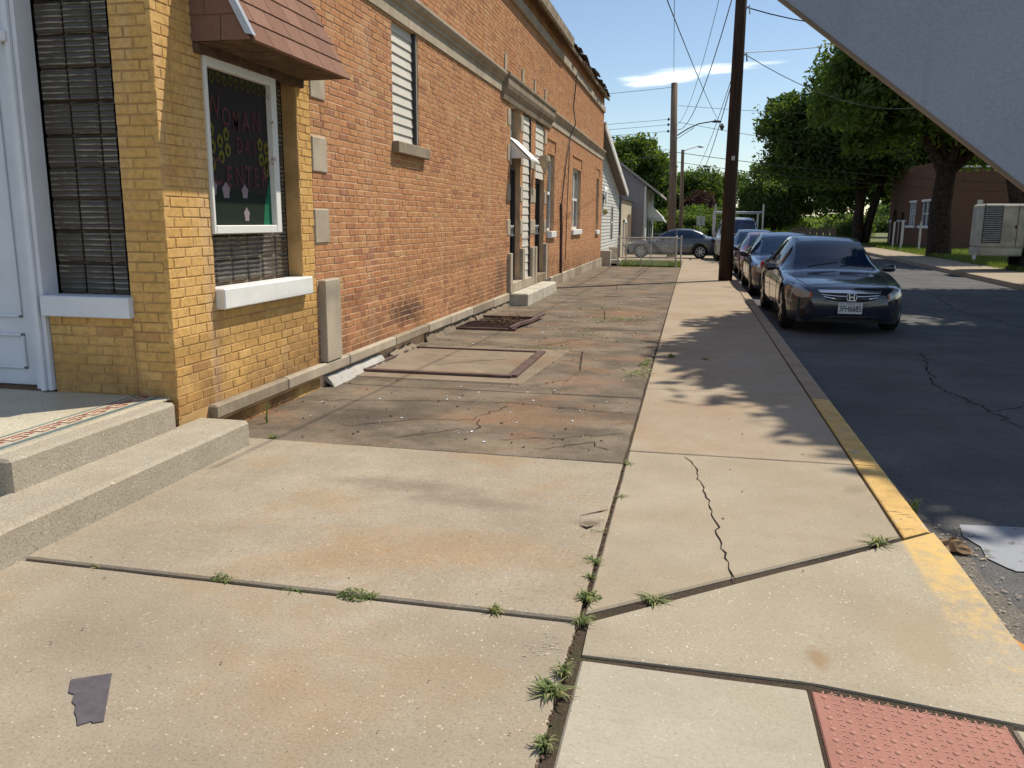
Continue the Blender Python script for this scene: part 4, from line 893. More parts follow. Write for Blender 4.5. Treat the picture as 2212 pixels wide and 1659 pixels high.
# tactile panel
tp = empty('tactile_panel', (.69, 2.2, 0), label='pink tactile paving panel with raised domes at the kerb ramp', cat='tactile paving')
def tpp(o): o.parent = tp; o.matrix_parent_inverse = Matrix.Translation((-.69, -2.2, 0)); return o
tpp(slab([(.418, 1.35), (.972, 1.35), (.972, 2.452), (.418, 2.452)], Tact, zf=zc, dz=-.006, bev=.004, parent=None, name='plate'))
dome = None; m2 = MB(); ps = .0540
nd = 0
for j in range(19):
    for i in range(10):
        x = .418+.034+i*ps; y = 2.452-.026-j*ps; z = zc(x, y)-.006
        if y < 1.36: continue
        if nd < 180:
            if dome is None:
                V = [(0, 0, .0042)]; F = []
                for r_, hh in ((.0055, .0039), (.0088, .0022), (.0105, -.002)):
                    V += [(r_*math.cos(a), r_*math.sin(a), hh) for a in np.linspace(0, 6.283, 11)[:-1]]
                F = [(0, 1+k, 1+(k+1) % 10) for k in range(10)]+[(1+10*q+k, 11+10*q+k, 11+10*q+(k+1) % 10, 1+10*q+(k+1) % 10) for q in (0, 1) for k in range(10)]
                dome = meshobj('dome', V, F, TactL, None, smooth=True); o = dome
            else: o = dome.copy(); S.collection.objects.link(o)
            o.location = (x, y, z); tpp(o); nd += 1
        w = .0022
        def st_(xa, ya, xb, yb):
            xa, xb = max(xa, .42), min(xb, .97); za_, zb_ = zc((xa+xb)/2, ya), zc((xa+xb)/2, yb); t_ = -.0050
            m2.add([(xa, ya, za_+t_), (xb, ya, za_+t_), (xb, yb, zb_+t_), (xa, yb, zb_+t_)], [(0, 1, 2, 3)])
        st_(x+.018, y-w, x+ps-.018, y+w); st_(x-w, y+.018, x+w, y+ps-.018)
        st_(x+ps/2-.013, y+ps/2-w, x+ps/2+.013, y+ps/2+w); st_(x+ps/2-w, y+ps/2-.013, x+ps/2+w, y+ps/2+.013)
tpp(m2.build('raised_pattern', TactL, kind='stuff'))
# weeds
def weed(x, y, r, h_, n, seed, lab, dry=.2, z=None, spread=1.0):
    rr = np.random.default_rng(seed); V = []; T = []
    for i in range(n):
        a = rr.uniform(0, 6.283); L = r*rr.uniform(.4, 1.15); hh = h_*rr.uniform(.3, 1.1); w = rr.uniform(.0018, .0042)*(1+r*3)
        bx, by = x+rr.normal(0, r*.12*spread), y+rr.normal(0, r*.12); zb = (g(x, y) if z is None else z)-.006; px, py = -math.sin(a)*w, math.cos(a)*w; pts = []
        for t in (0, .45, .8, 1.0):
            q = L*t*(.6+.4*t); zz = zb+hh*(math.sin(t*2.3)/math.sin(1.57)) if L > .02 else zb+hh*t; pts.append((bx+math.cos(a)*q, by+math.sin(a)*q, max(zz, zb)))
        for k in range(3):
            w0, w1 = (1, .85, .5, .05)[k], (1, .85, .5, .05)[k+1]; p, q_ = pts[k], pts[k+1]
            V += [(p[0]-px*w0, p[1]-py*w0, p[2]), (p[0]+px*w0, p[1]+py*w0, p[2]), (q_[0]+px*w1, q_[1]+py*w1, q_[2]), (q_[0]-px*w1, q_[1]-py*w1, q_[2])]
        T += [min(1, max(0, rr.normal(.4, .15)+(.5 if rr.random() < dry else 0)))]*3
    return npmesh('weed', V, 4, WeedM, tint=T, label=lab, cat='weed', group='weeds in the paving joints')
def leafy(x, y, r, n, seed, lab, h_=.03):
    rr = np.random.default_rng(seed); a = rr.uniform(0, 6.283, n); q = r*np.sqrt(rr.uniform(0, 1, n)); P = np.stack([x+np.cos(a)*q*1.25, y+np.sin(a)*q*.8, g(x, y)+rr.uniform(.0, 1, n)*h_*(1-(q/r)**2*.8)], 1)
    A = rr.normal(0, 1, (n, 3))*np.array([1, 1, .35]); A /= np.linalg.norm(A, axis=1)[:, None]; B2 = np.cross(A, rr.normal(0, 1, (n, 3))*np.array([.3, .3, 1])); B2 /= np.linalg.norm(B2, axis=1)[:, None]
    s_ = rr.uniform(.004, .009, n)[:, None]; V = np.stack([P-A*s_, P+B2*s_*.5, P+A*s_, P-B2*s_*.5], 1).reshape(-1, 3)
    return npmesh('weed', V, 4, WeedM, tint=np.clip(rr.normal(.3, .2, n), 0, 1), label=lab, cat='weed', group='weeds in the paving joints')
leafy(-1.19, 2.733, .055, 260, 90, 'bushy broad-leaved weed in the middle of the near slab joint', .035)
leafy(-1.77, 2.76, .035, 110, 91, 'little leafy weed in the near slab joint, left of the bushy one')
leafy(-.325, 2.92, .04, 120, 92, 'low leafy weed just above the joint crossing')
wl = [(-1.74, 2.757, .045, .02, 16, 'few thin blades beside the little leafy weed in the near joint'), (-2.33, 2.765, .05, .012, 16, 'flat dry weed at the far left end of the near slab joint'),
      (-1.13, 2.733, .05, .02, 24, 'thin grass blades at the right side of the bushy weed'), (-1.45, 2.74, .05, .012, 18, 'thin low weed strand in the near joint between two tufts'),
      (-.643, 2.73, .045, .03, 50, 'straw-coloured round tuft in the near slab joint'), (-.325, 2.73, .05, .03, 45, 'weed where the near joint meets the diagonal joint'),
      (-.325, 2.90, .055, .04, 45, 'yellowish weed just above the joint crossing'), (-.34, 3.10, .035, .03, 28, 'small weed in the long joint, third above the crossing'),
      (-.342, 3.26, .055, .025, 34, 'spidery weed in the long joint below the chipped hole'), (-.41, 3.59, .10, .02, 18, 'long thin grass sprawling left beside the chipped hole'),
      (-.31, 4.13, .05, .015, 24, 'low brown weed in the long joint above the chipped hole'), (-.32, 4.74, .06, .02, 24, 'weed at the joint corner by the old dark paving'),
      (-.338, 2.37, .05, .04, 40, 'weed tuft just below the broken slab corner'), (-.352, 2.25, .075, .04, 70, 'largest spiky grass tuft in the front joint'),
      (-.33, 1.99, .045, .035, 44, 'grass tuft nearest the camera in the long joint'), (-.08, 2.96, .08, .018, 40, 'flat weed at the start of the diagonal joint'),
      (.87, 3.76, .09, .04, 36, 'weed near the kerb end of the diagonal joint'), (-.17, 8.8, .10, .05, 36, 'small grass tuft on the sunlit sidewalk near the tree shadow'),
      (.18, 8.75, .09, .03, 20, 'dark little weed inside the tree shadow'), (-2.62, 4.79, .05, .03, 24, 'weed beside the end of the front step'),
      (1.20, 4.5, .05, .11, 26, 'upright green grass growing in the gutter'), (-3.02, 3.40, .05, .03, 22, 'weed in the corner of step and platform'),
      (-2.86, 5.15, .03, .16, 14, 'thin upright weed against the stone wall base')]
for i, (x, y, r, h_, n, lb) in enumerate(wl):
    weed(x, y, r, h_, n, 50+i, lb, .25 if i not in (1, 4) else .9, z=(.165 if i == 21 else (-.11 if i == 20 else None)))
# ground-cover moss and litter along the old paving
n = 1300; jj = rng.integers(0, 9, n); cx_ = np.array([-.45, -.40, -1.6, -1.3, -1.0, -.9, -1.45, -.42, -1.9])[jj]; cy_ = np.array([7.7, 8.3, 9.0, 10.2, 11.9, 12.1, 13.4, 19.3, 16.1])[jj]; sx2 = np.array([.06, .03, .2, .25, .25, .2, .3, .1, .3])[jj]
x = cx_+rng.normal(0, 1, n)*sx2; y = cy_+rng.normal(0, .16, n); s_ = rng.uniform(.006, .02, n); a = rng.normal(0, 1, (n, 3, 3))*s_[:, None, None]*np.array([1, 1, .5]); V = np.stack([x, y, np.full(n, .012)], 1)[:, None, :]+np.abs(a)*np.array([0, 0, 1])+a*np.array([1, 1, 0]); npmesh('moss', V.reshape(-1, 3), 3, WeedM, tint=rng.uniform(.1, .9, n), kind='stuff', label='mossy low weeds scattered over the old dark paving', cat='moss')
def scatter(name, n, xr_, yr_, s, mat, lab, cat, z=.004, zf=None):
    V = []; F = []
    oc = [(1, 0, 0), (-1, 0, 0), (0, 1, 0), (0, -1, 0), (0, 0, 1), (0, 0, -1)]; of = [(0, 2, 4), (2, 1, 4), (1, 3, 4), (3, 0, 4), (2, 0, 5), (1, 2, 5), (3, 1, 5), (0, 3, 5)]
    for i in range(n):
        x = random.uniform(*xr_); y = random.uniform(*yr_); k = s*random.uniform(.3, 1.3); e = random.uniform(.6, 2.2); a = random.uniform(0, 3.14); b = len(V); z0 = (zf(x, y) if zf else g(x, y))+z
        for p in oc: V.append((x+k*(p[0]*e*math.cos(a)-p[1]*math.sin(a)), y+k*(p[0]*e*math.sin(a)+p[1]*math.cos(a)), z0+k*.5*p[2]))
        F += [tuple(b+q for q in f) for f in of]
    return meshobj(name, V, F, mat, None, kind='stuff', label=lab, cat=cat)
scatter('pebbles', 90, (-2.6, -.4), (1.9, 4.7), .0035, DryM, 'dark specks of grit on the near pavement', 'grit', .006)
scatter('pebbles', 420, (-3.0, -.4), (4.8, 16), .009, DryM, 'dark grit and twigs over the old paving', 'grit')
scatter('pebbles', 90, (-2.9, -.4), (4.8, 14), .009, WhiteP, 'pale mortar crumbs over the old paving', 'gravel')
scatter('pebbles', 60, (-.25, .95), (2.6, 12), .0045, DryM, 'dark specks on the sidewalk strip', 'grit')
scatter('pebbles', 260, (1.17, 1.40), (2.2, 4.4), .006, Stone, 'loose gravel in the gutter', 'gravel', -.108, lambda x, y: 0)
scatter('leaf_litter', 260, (1.15, 1.32), (2.75, 3.05), .007, DryM, 'dead leaf litter in the gutter beside the orange marks', 'litter', -.10, lambda x, y: 0)
scatter('joint_debris', 500, (-.347, -.327), (1.9, 4.7), .0048, DryM, 'crumbs and dead bits filling the long joint', 'debris', -.004, lambda x, y: 0)
m = MB()
for (x, y, w) in [(random.gauss(-.41, .035), random.gauss(2.52, .045), random.uniform(.003, .010)) for _ in range(42)]:
    n = 9; P = [(x+w*random.uniform(.5, 1.1)*math.cos(a), y+w*.6*random.uniform(.5, 1.1)*math.sin(a), .0015) for a in np.linspace(0, 6.28, n, endpoint=False)]; m.add(P, [tuple(range(n))])
m.build('paint_splash', C_ramp, walk)
# crumpled brown paper in gutter
V = []; F = []; nn = 9
for j in range(nn):
    for i in range(nn):
        u, v = i/(nn-1), j/(nn-1); V.append((1.18+u*.16+random.gauss(0, .006), 4.0+v*.10+random.gauss(0, .006)-u*.02, -.105+.05*math.sin(math.pi*u)*math.sin(math.pi*v)*random.uniform(.5, 1.2)+random.uniform(0, .012)))
F = [(j*nn+i, j*nn+i+1, (j+1)*nn+i+1, (j+1)*nn+i) for j in range(nn-1) for i in range(nn-1)]
meshobj('crumpled_bag', V, F, simple('brown_paper', (.27, .18, .11), .9, .1, var=.3, sc=30), label='crumpled brown paper bag lying in the gutter by the stop line', cat='paper bag')

# ================================================================ SIGN close to the camera, seen from behind
sg = empty('road_sign', (.56, 1.16, 0), label='large white metal panel sign tilted on its post, cutting off the top right corner', cat='sign')
def sgp(o): o.parent = sg; o.matrix_parent_inverse = Matrix.Translation((-.56, -1.16, 0)); return o
Av = Vector((-.035, 1.120, 1.762)); Bv = Vector((.595, 1.134, 1.284)); e1 = (Bv-Av).normalized(); e2 = Vector((0, 1, 0)).cross(e1); e2 = e2 if e2.z > 0 else -e2; Lq = (Bv-Av).length
nrm_ = Vector((0, .0035, 0)); c_ = .03; pts = []
for (cu_, cv_, a0_) in ((c_, c_, 180), (Lq-c_, c_, 270), (Lq-c_, Lq-c_, 0), (c_, Lq-c_, 90)):
    for k in range(5): a = R(a0_+k*22.5); pts.append(Av+e1*(cu_+c_*math.cos(a))+e2*(cv_+c_*math.sin(a)))
n = len(pts); SignM, _n, _b = mk('sign_back', .6, .3)
_p = pos(_n); _c = ramp(_n, noise(_n, _p, 3, 6, .6), [(.3, (.29, .31, .37)), (.7, (.37, .38, .44))])
_c = mix(_n, ramp(_n, noise(_n, pos(_n, (40, 40, 3)), 1, 6, .6), [(.55, 0), (.75, .35)]), _c, (.24, .24, .27)); _c = mix(_n, ramp(_n, noise(_n, _p, 300, 2), [(.35, .25), (.6, 0)]), _c, (.2, .2, .24))
_n.links.new(_c, _b.inputs['Base Color']); bump(_n, _b, noise(_n, _p, 350, 3), .25, .002)
sgp(meshobj('panel', [p for p in pts]+[p+nrm_ for p in pts], [tuple(range(n)), tuple(range(n, 2*n))[::-1]]+[(i, n+i, n+(i+1) % n, (i+1) % n) for i in range(n)], SignM, None))
rim = MB(); rim.tube([p+Vector((0, .0017, 0)) for p in pts]+[pts[0]+Vector((0, .0017, 0))], .0032, 6); sgp(rim.build('edge_trim', simple('trim_brown', (.22, .16, .11), .6, .3), None))
m = MB(); m.box(.545, .585, 1.142, 1.165, -.05, 2.4); sgp(m.build('post', Galv, None))

# ================================================================ UTILITY POLES, LAMPS, WIRES
p = empty('utility_pole', (.82, 21.5, g(.8, 21.5)), label='tall dark wooden utility pole on the kerb beside the parked cars', cat='utility pole')
m = MB(); m.tube([(0, 0, -.3), (0, 0, 2), (.01, 0, 5), (.02, 0, 10.5)], [.172, .16, .14, .11], 14, t=.5); m.build('post', Pole, p, smooth=True)
for zz_ in (6.35, 5.3): m = MB(); m.tube([(.13, -.05, zz_), (.2, -.05, zz_+.07), (.22, -.05, zz_-.12)], .02, 5); m.build('bracket', GreyMetal, p)
m = MB(); m.cbox(-.02, .06, -.19, -.15, 2.9, 3.0, .005); m.build('pole_tag', Galv, p)
p = empty('utility_pole', (-1.12, 42, g(-1, 42)), label='weathered utility pole with street lamp arm beyond the grey car', cat='utility pole')
m = MB(); m.tube([(.06, 0, -.3), (0, 0, 4), (-.12, 0, 8.15)], [.21, .185, .15], 12); m.build('post', PoleG, p, smooth=True)
m = MB(); m.tube([(.12, 0, 5.75), (.6, 0, 6.05), (1.1, 0, 6.27), (1.7, 0, 6.36), (1.95, 0, 6.36)], .028, 6); m.tube([(.12, 0, 5.6), (.9, 0, 6.1)], .014, 5); m.build('lamp_arm', BlackMetal, p)
m = MB(); m.tube([(1.7, 0, 6.35), (1.85, 0, 6.36), (2.1, 0, 6.35), (2.15, 0, 6.35)], [.03, .06, .05, .01], 8); m.tube([(1.85, 0, 6.4), (1.85, 0, 6.46)], .03, 6); m.build('lamp_head', BlackMetal, p)
for z in (5.95, 6.25, 6.5):
    m = MB(); m.tube([(-.17, 0, z), (-.32, 0, z)], .015, 5); m.tube([(-.32, 0, z-.06), (-.32, 0, z+.06)], .045, 7); m.build('insulator', BlackMetal, p)
p = empty('lamp_post', (-.86, 58, g(-.8, 58)-.1), label='slim metal lamp post behind the weathered utility pole', cat='street lamp')
m = MB(); m.tube([(0, 0, -.3), (-.12, 0, 6.6)], [.16, .10], 10); m.build('post', PoleG, p); m = MB(); m.tube([(-.12, 0, 6.5), (.3, 0, 6.65), (.85, 0, 6.8)], .03, 6); m.build('arm', WhiteB, p); m = MB(); m.tube([(.8, 0, 6.8), (1.0, 0, 6.78), (1.25, 0, 6.76)], [.03, .08, .02], 8); m.build('lamp_head', GreyMetal, p)
def wire(a, b, sag, r, lab, grp='overhead wires'):
    a, b = Vector(a), Vector(b); P = [a+(b-a)*t-Vector((0, 0, sag*4*t*(1-t))) for t in np.linspace(0, 1, 15)]
    m = MB(); m.tube(P, r*.75, 5); o = m.build('overhead_wire', BlackMetal, None, label=lab, cat='wire', group=grp)
wire((-1.25, 42, 7.9), (-.3, 6, 6.4), .7, .011, 'thin wire running from the far pole top straight up out of frame')
wire((1.05, 40, 5.6), (-.75, 6, 4.0), .2, .010, 'thin diagonal wire left of the dark pole holding the insulator')
wire((.70, 21.4, 6.9), (-1.0, 42, 5.75), .9, .018, 'thick sagging cable between the dark pole and the far pole')
wire((.70, 21.4, 8.6), (-1.0, 42, 6.0), 1.0, .011, 'thin sagging wire above the thick cable between the two poles')
wire((.70, 21.4, 4.6), (-.2, 62, 4.6), .9, .016, 'cable from the dark pole down toward the slim lamp post')
wire((.70, 21.4, 4.75), (-.6, 62, 4.8), .8, .012, 'thin twin of the cable toward the slim lamp post')
wire((.97, 21.45, 6.35), (9, 30, 8.2), .6, .02, 'thick service cable leaving the dark pole to the right at the top')
wire((.97, 21.45, 5.35), (10, 30, 8.2), .3, .013, 'upper of two thin wires to the right of the dark pole')
wire((.97, 21.45, 5.32), (8, 34, 5.6), .5, .013, 'lower of two thin wires to the right of the dark pole')
wire((-1.2, 42, 7.7), (-14, 42, 7.2), .15, .014, 'wire from the far pole top to the left')
for i, z in enumerate((6.5, 6.25, 5.95)): wire((-1.42, 42, z+g(-1, 42)), (-16, 42, z-.9), .1, .012, ('highest', 'middle', 'lowest')[i]+' of the three insulator wires going left from the far pole')
wire((-1.0, 42, 6.85), (14, 42, 6.1), .2, .012, 'wire from the far pole to the right above the lamp arm')
wire((-1.0, 42, 6.1), (14, 42, 4.0), .25, .014, 'wire from the far pole to the right below the lamp arm')
wire((-1.0, 42, 4.7), (14, 42, 3.2), .2, .02, 'upper thick telephone cable right of the far pole')
wire((-1.0, 42, 4.25), (14, 42, 2.8), .2, .016, 'lower thick telephone cable right of the far pole')
wire((-1.3, 42, 4.7), (-9, 40, 3.6), .2, .02, 'telephone cable left of the far pole over the house roofs')
m = MB(); m.tube([(1.0, 39.5, 5.72), (1.0, 39.5, 5.6), (1.0, 39.5, 5.42)], [.03, .11, .04], 8); m.build('strain_insulator', BlackMetal, None, label='dark strain insulator hanging on the diagonal wire', cat='insulator')

# ================================================================ VEHICLES
def pchip(xs, ys, q):
    xs = np.array(xs, float); ys = np.array(ys, float); h_ = np.diff(xs); dl = np.diff(ys)/h_; d_ = np.zeros_like(ys)
    for i in range(1, len(xs)-1):
        if dl[i-1]*dl[i] > 0: w1, w2 = 2*h_[i]+h_[i-1], h_[i]+2*h_[i-1]; d_[i] = (w1+w2)/(w1/dl[i-1]+w2/dl[i])
    d_[0], d_[-1] = dl[0], dl[-1]; i = np.clip(np.searchsorted(xs, q)-1, 0, len(h_)-1); t = (q-xs[i])/h_[i]
    return ys[i]*(1+2*t)*(1-t)**2+d_[i]*h_[i]*t*(1-t)**2+ys[i+1]*t*t*(3-2*t)+d_[i+1]*h_[i]*t*t*(t-1)
SEDAN = [  # y, top z, top half width, belt z, belt half width, max half width, low z
 (0.00, .52, .50, .50, .56, .58, .24), (.05, .62, .56, .57, .68, .71, .19), (.16, .675, .62, .62, .78, .83, .165), (.40, .72, .64, .66, .83, .895, .155), (.80, .765, .66, .715, .86, .91, .16),
 (1.25, .80, .66, .775, .865, .91, .17), (1.42, .835, .66, .79, .86, .91, .17), (1.75, 1.03, .60, .805, .86, .91, .17), (2.18, 1.245, .555, .82, .86, .91, .17), (2.6, 1.315, .56, .83, .86, .91, .17),
 (3.2, 1.30, .55, .84, .85, .91, .17), (3.6, 1.20, .53, .85, .84, .905, .17), (4.1, .965, .58, .87, .82, .895, .17), (4.5, .945, .58, .86, .79, .87, .18), (4.68, .90, .54, .80, .72, .80, .22), (4.72, .60, .5, .55, .6, .64, .30)]
CP = SEDAN
def sedan(name, label, loc, rz, paintm, sx=1.0, sz=1.0, sy=1.0, front='plain', ws=(1.42, 2.18), rw=(3.6, 4.1), wheels=(.90, 3.68), tr=.31, prof=None):
    root = empty(name, loc, rz, label=label, cat='car')
    T = np.array(prof or CP); ys = sorted(set(np.round(np.concatenate([np.arange(0, T[-1, 0], .05), T[:, 0]]), 4))); ys = np.array(ys)
    cols = [pchip(T[:, 0], T[:, i], ys) for i in range(1, 7)]
    rowsP = []
    for k, y in enumerate(ys):
        zt, wt, zb_, wb, wm, zl = [c[k] for c in cols]; zr = zt-.028
        hs = [(0, zt), (.35*wt, zt-.004), (.7*wt, zt-.012), (wt, zr)]
        for t in (.12, .5, .88): hs.append((wt+(wb-wt)*t+.02*math.sin(math.pi*t), zr+(zb_-zr)*t))
        hs += [(wb, zb_), (wm-.012, zb_-.10*(zb_-zl)/.6), (wm, zl+(zb_-zl)*.55), (wm-.006, zl+(zb_-zl)*.28), (wm-.03, zl+.03), (wm-.13, zl)]
        rowsP.append(hs)
    nh = 13; V = []; yN = ys[-1]
    def bow(y, x):
        q = abs(x)/.9; f = max(0, 1-y/1.3); r_ = max(0, (y-(yN-1.0))/1.0); mid = 1 if y < yN/2 else -1
        w_ = max(0, 1-abs(y-1.7)/.9)
        return (.34*f**1.2+.12*w_)*q*q*(1) - .22*r_*q*q
    zw = tr
    for k, hs in enumerate(rowsP):
        y = ys[k]
        for side in (1, -1):
            seq = hs if side == 1 else hs[1:]
            for i, (x, z) in enumerate(seq):
                ii = i if side == 1 else i+1
                yv = y+bow(y, x)
                if ii >= 8:
                    for yc in wheels:
                        dy = abs(yv-yc-.0)
                        if dy < tr+.045:
                            za_ = zw+math.sqrt((tr+.045)**2-dy*dy)
                            if z < za_: z = za_
                V.append((x*side*sx, yv*sy, z*sz))
    st_ = 2*nh-1
    def vid(k, i):  # i from -12..12
        return k*st_+(i if i >= 0 else nh-1-i)
    Fb, Fw, Fr, Fs = [], [], [], []
    for k in range(len(ys)-1):
        yc = (ys[k]+ys[k+1])/2
        for i in range(-12, 12):
            f = (vid(k, i), vid(k, i+1), vid(k+1, i+1), vid(k+1, i))
            a = min(abs(i), abs(i+1)); zt_ = cols[0][k]
            if a < 3 and ws[0] < yc < ws[1]: Fw.append(f)
            elif a < 3 and rw[0] < yc < rw[1]: Fr.append(f)
            elif a in (4, 5) and ws[0]+.35 < yc < rw[1]-.22 and not (2.50 < yc < 2.60) : Fs.append(f)
            else: Fb.append(f)
    Fb.append(tuple(vid(0, i) for i in range(-12, 13))[::-1]); Fb.append(tuple(vid(len(ys)-1, i) for i in range(-12, 13)))
    def sub(nm, F_, mt):
        u = sorted({i for f in F_ for i in f}); mp_ = {a: b for b, a in enumerate(u)}
        return meshobj(nm, [V[i] for i in u], [tuple(mp_[i] for i in f) for f in F_], mt, root, smooth=True)
    sub('body', Fb, paintm); sub('windscreen', Fw, CarGlass); sub('rear_window', Fr, CarGlass); [sub('side_window', [f for f in Fs if V[f[0]][0]*sd+V[f[2]][0]*sd > 0], CarGlass) for sd in (-1, 1)]
    bvh = BVHTree.FromPolygons([Vector(v) for v in V], Fb+Fw)
    m = MB(); m.box(-.74*sx, .74*sx, .25*sy, (yN-.25)*sy, .17*sz, .5*sz); m.build('underbody', BlackPl, root)
    for yc in wheels:
        for s in (-1, 1):
            w = empty('wheel', (s*.80*sx, yc*sy, tr*sz)); w.parent = root
            m = MB(); prof_ = [(-.10, tr-.03), (-.08, tr-.006), (0, tr), (.07, tr-.006), (.095, tr-.03), (.098, tr-.10)]
            n = 28; VV = []; FF = []
            for (a, r_) in prof_:
                for j in range(n): VV.append((s*a, r_*math.cos(2*math.pi*j/n), r_*math.sin(2*math.pi*j/n)*sz))
            for q in range(len(prof_)-1):
                for j in range(n): FF.append((q*n+j, q*n+(j+1) % n, (q+1)*n+(j+1) % n, (q+1)*n+j))
            m.add(VV, FF); m.build('tyre', Tyre, w, smooth=True)
            m = MB(); rr_ = tr-.10; VV = [(s*.06, rr_*math.cos(2*math.pi*j/n), rr_*math.sin(2*math.pi*j/n)*sz) for j in range(n)]; m.add(VV, [tuple(range(n))]); m.build('hub_well', BlackPl, w)
            m = MB()
            for j in range(7):
                a = 2*math.pi*j/7; ca, sa = math.cos(a), math.sin(a); hw = .022
                VV = [(s*.085, -sa*hw*1.3+ca*.03, (ca*hw*1.3+sa*.03)*sz), (s*.085, sa*hw*1.3+ca*.03, (-ca*hw*1.3+sa*.03)*sz), (s*.098, sa*hw+ca*rr_, (-ca*hw+sa*rr_)*sz), (s*.098, -sa*hw+ca*rr_, (ca*hw+sa*rr_)*sz)]
                m.add(VV, [(0, 1, 2, 3)])
            VV = [(s*.096, r_*math.cos(2*math.pi*j/n), r_*math.sin(2*math.pi*j/n)*sz) for r_ in (rr_-.014, rr_+.004) for j in range(n)]; m.add(VV, [(j, (j+1) % n, n+(j+1) % n, n+j) for j in range(n)])
            VV = [(s*.10, .045*math.cos(2*math.pi*j/10), .045*math.sin(2*math.pi*j/10)*sz) for j in range(10)]; m.add(VV, [tuple(range(10))]); m.build('rim', GreyMetal, w)
    def patch(nm, top, bot, mt, off=.006, m_=5, nseg=18, dirv=(0, 1, 0), thick=0):
        """curved patch cast on to the body: top/bot polylines in (x,z)"""
        D = Vector(dirv).normalized(); P = []; tx = np.linspace(0, 1, nseg+1)
        def along(pl, t):
            pl = np.array(pl); L = np.concatenate([[0], np.cumsum(np.hypot(*np.diff(pl, axis=0).T))]); return np.interp(t*L[-1], L, pl[:, 0]), np.interp(t*L[-1], L, pl[:, 1])
        for j in range(m_+1):
            for t in tx:
                a = along(top, t); b = along(bot, t); v = j/m_; x = (a[0]*(1-v)+b[0]*v)*sx; z = (a[1]*(1-v)+b[1]*v)*sz
                o_ = Vector((x, .3, z))-D*3; hit = bvh.ray_cast(o_, D)
                if hit[0] is None: hit = bvh.find_nearest(Vector((x, .2, z)))
                P.append(hit[0]-D*off)
        F_ = [(j*(nseg+1)+i, j*(nseg+1)+i+1, (j+1)*(nseg+1)+i+1, (j+1)*(nseg+1)+i) for j in range(m_) for i in range(nseg)]
        return meshobj(nm, P, F_, mt, root, smooth=True)
    for s in (-1, 1):
        dv = (-s*.45, 1, 0)
        patch('headlight', [(s*.50, .575), (s*.64, .625), (s*.78, .665), (s*.86, .675)], [(s*.50, .515), (s*.64, .50), (s*.78, .52), (s*.87, .56)], Lamp, .008, dirv=dv)
        patch('turn_lamp', [(s*.47, .565), (s*.51, .578)], [(s*.47, .52), (s*.51, .515)], LampAmb, .012, 2, 4, dirv=dv)
        m = MB(); cx2 = s*1.0*sx; m.prism([(-.0, 0), (.11, .01), (.13, .07), (.10, .125), (.02, .12), (-.01, .06)], 0, 0, 1); m = MB()
        ymr, zmr = 1.86*sy, .835*sz
        VV = []; FF = []
        for j, (u, sc_) in enumerate(((0, .55), (.03, .9), (.10, 1.0), (.17, .95), (.20, .55))):
            for a in np.linspace(0, 6.283, 11)[:-1]: VV.append((s*(.90+u)*sx, ymr+.05*sc_*math.cos(a)+.02*j*.3, zmr+.06*sz*sc_*math.sin(a)))
        for j in range(4):
            for i in range(10): FF.append((j*10+i, j*10+(i+1) % 10, (j+1)*10+(i+1) % 10, (j+1)*10+i))
        FF += [tuple(range(10)), tuple(range(40, 50))]; m.add(VV, FF); m.tube([(s*.83*sx, ymr+.02, zmr-.03), (s*.93*sx, ymr+.01, zmr-.02)], .022, 6); m.build('wing_mirror', BlackPl if front == 'plain' else paintm, root, smooth=True)
        dvb = (-s*.3, -1, 0)
        m = MB(); m.cbox(s*.80*sx-.06, s*.80*sx+.06, (yN-.16)*sy, (yN-.03)*sy, .66*sz, .80*sz, .02); m.build('tail_lamp', LampRed, root)
        m = MB(); m.cbox(s*.905*sx-.004, s*.905*sx+.012, 2.44*sy, 2.60*sy, .70*sz, .725*sz, .004); m.cbox(s*.905*sx-.004, s*.905*sx+.012, 3.30*sy, 3.46*sy, .71*sz, .735*sz, .004); m.build('door_handle', paintm, root)
    patch('lower_intake', [(-.40, .275), (.40, .275)], [(-.34, .205), (.34, .205)], BlackPl, .004)
    if front == 'chrome':
        patch('grille', [(-.44, .585), (-.2, .595), (.2, .595), (.44, .585)], [(-.36, .50), (-.2, .475), (.2, .475), (.36, .50)], BlackPl, .004)
        patch('grille_bar', [(-.47, .622), (0, .632), (.47, .622)], [(-.44, .585), (0, .590), (.44, .585)], Chrome, .022, 2)
        patch('grille_bar', [(-.42, .565), (-.2, .552), (.2, .552), (.42, .565)], [(-.42, .556), (-.2, .543), (.2, .543), (.42, .556)], Chrome, .014, 1)
        patch('grille_bar', [(-.39, .54), (-.2, .512), (.2, .512), (.39, .54)], [(-.39, .53), (-.2, .502), (.2, .502), (.39, .53)], Chrome, .014, 1)
        eb = bvh.ray_cast(Vector((0, -1, .535*sz)), Vector((0, 1, 0)))[0].y-.03; em = empty('emblem', (0, eb, .54*sz)); em.parent = root
        m = MB(); m.prism([(-.05, .042), (.05, .042), (.062, 0), (.048, -.045), (-.048, -.045), (-.062, 0)], 1, 0, .012); m.build('emblem_field', BlackPl, em)
        m = MB(); ring_ = [(-.052, -.005, .044), (.052, -.005, .044), (.064, -.005, 0), (.05, -.005, -.047), (-.05, -.005, -.047), (-.064, -.005, 0), (-.052, -.005, .044)]; m.tube(ring_, .0055, 5)
        for s in (-1, 1): m.add([(s*.040, -.008, .036), (s*.024, -.008, .036), (s*.017, -.008, -.038), (s*.033, -.008, -.038)], [(0, 1, 2, 3)])
        m.add([(-.026, -.008, .008), (.026, -.008, .008), (.024, -.008, -.008), (-.024, -.008, -.008)], [(0, 1, 2, 3)]); m.build('emblem_letter', Chrome, em)
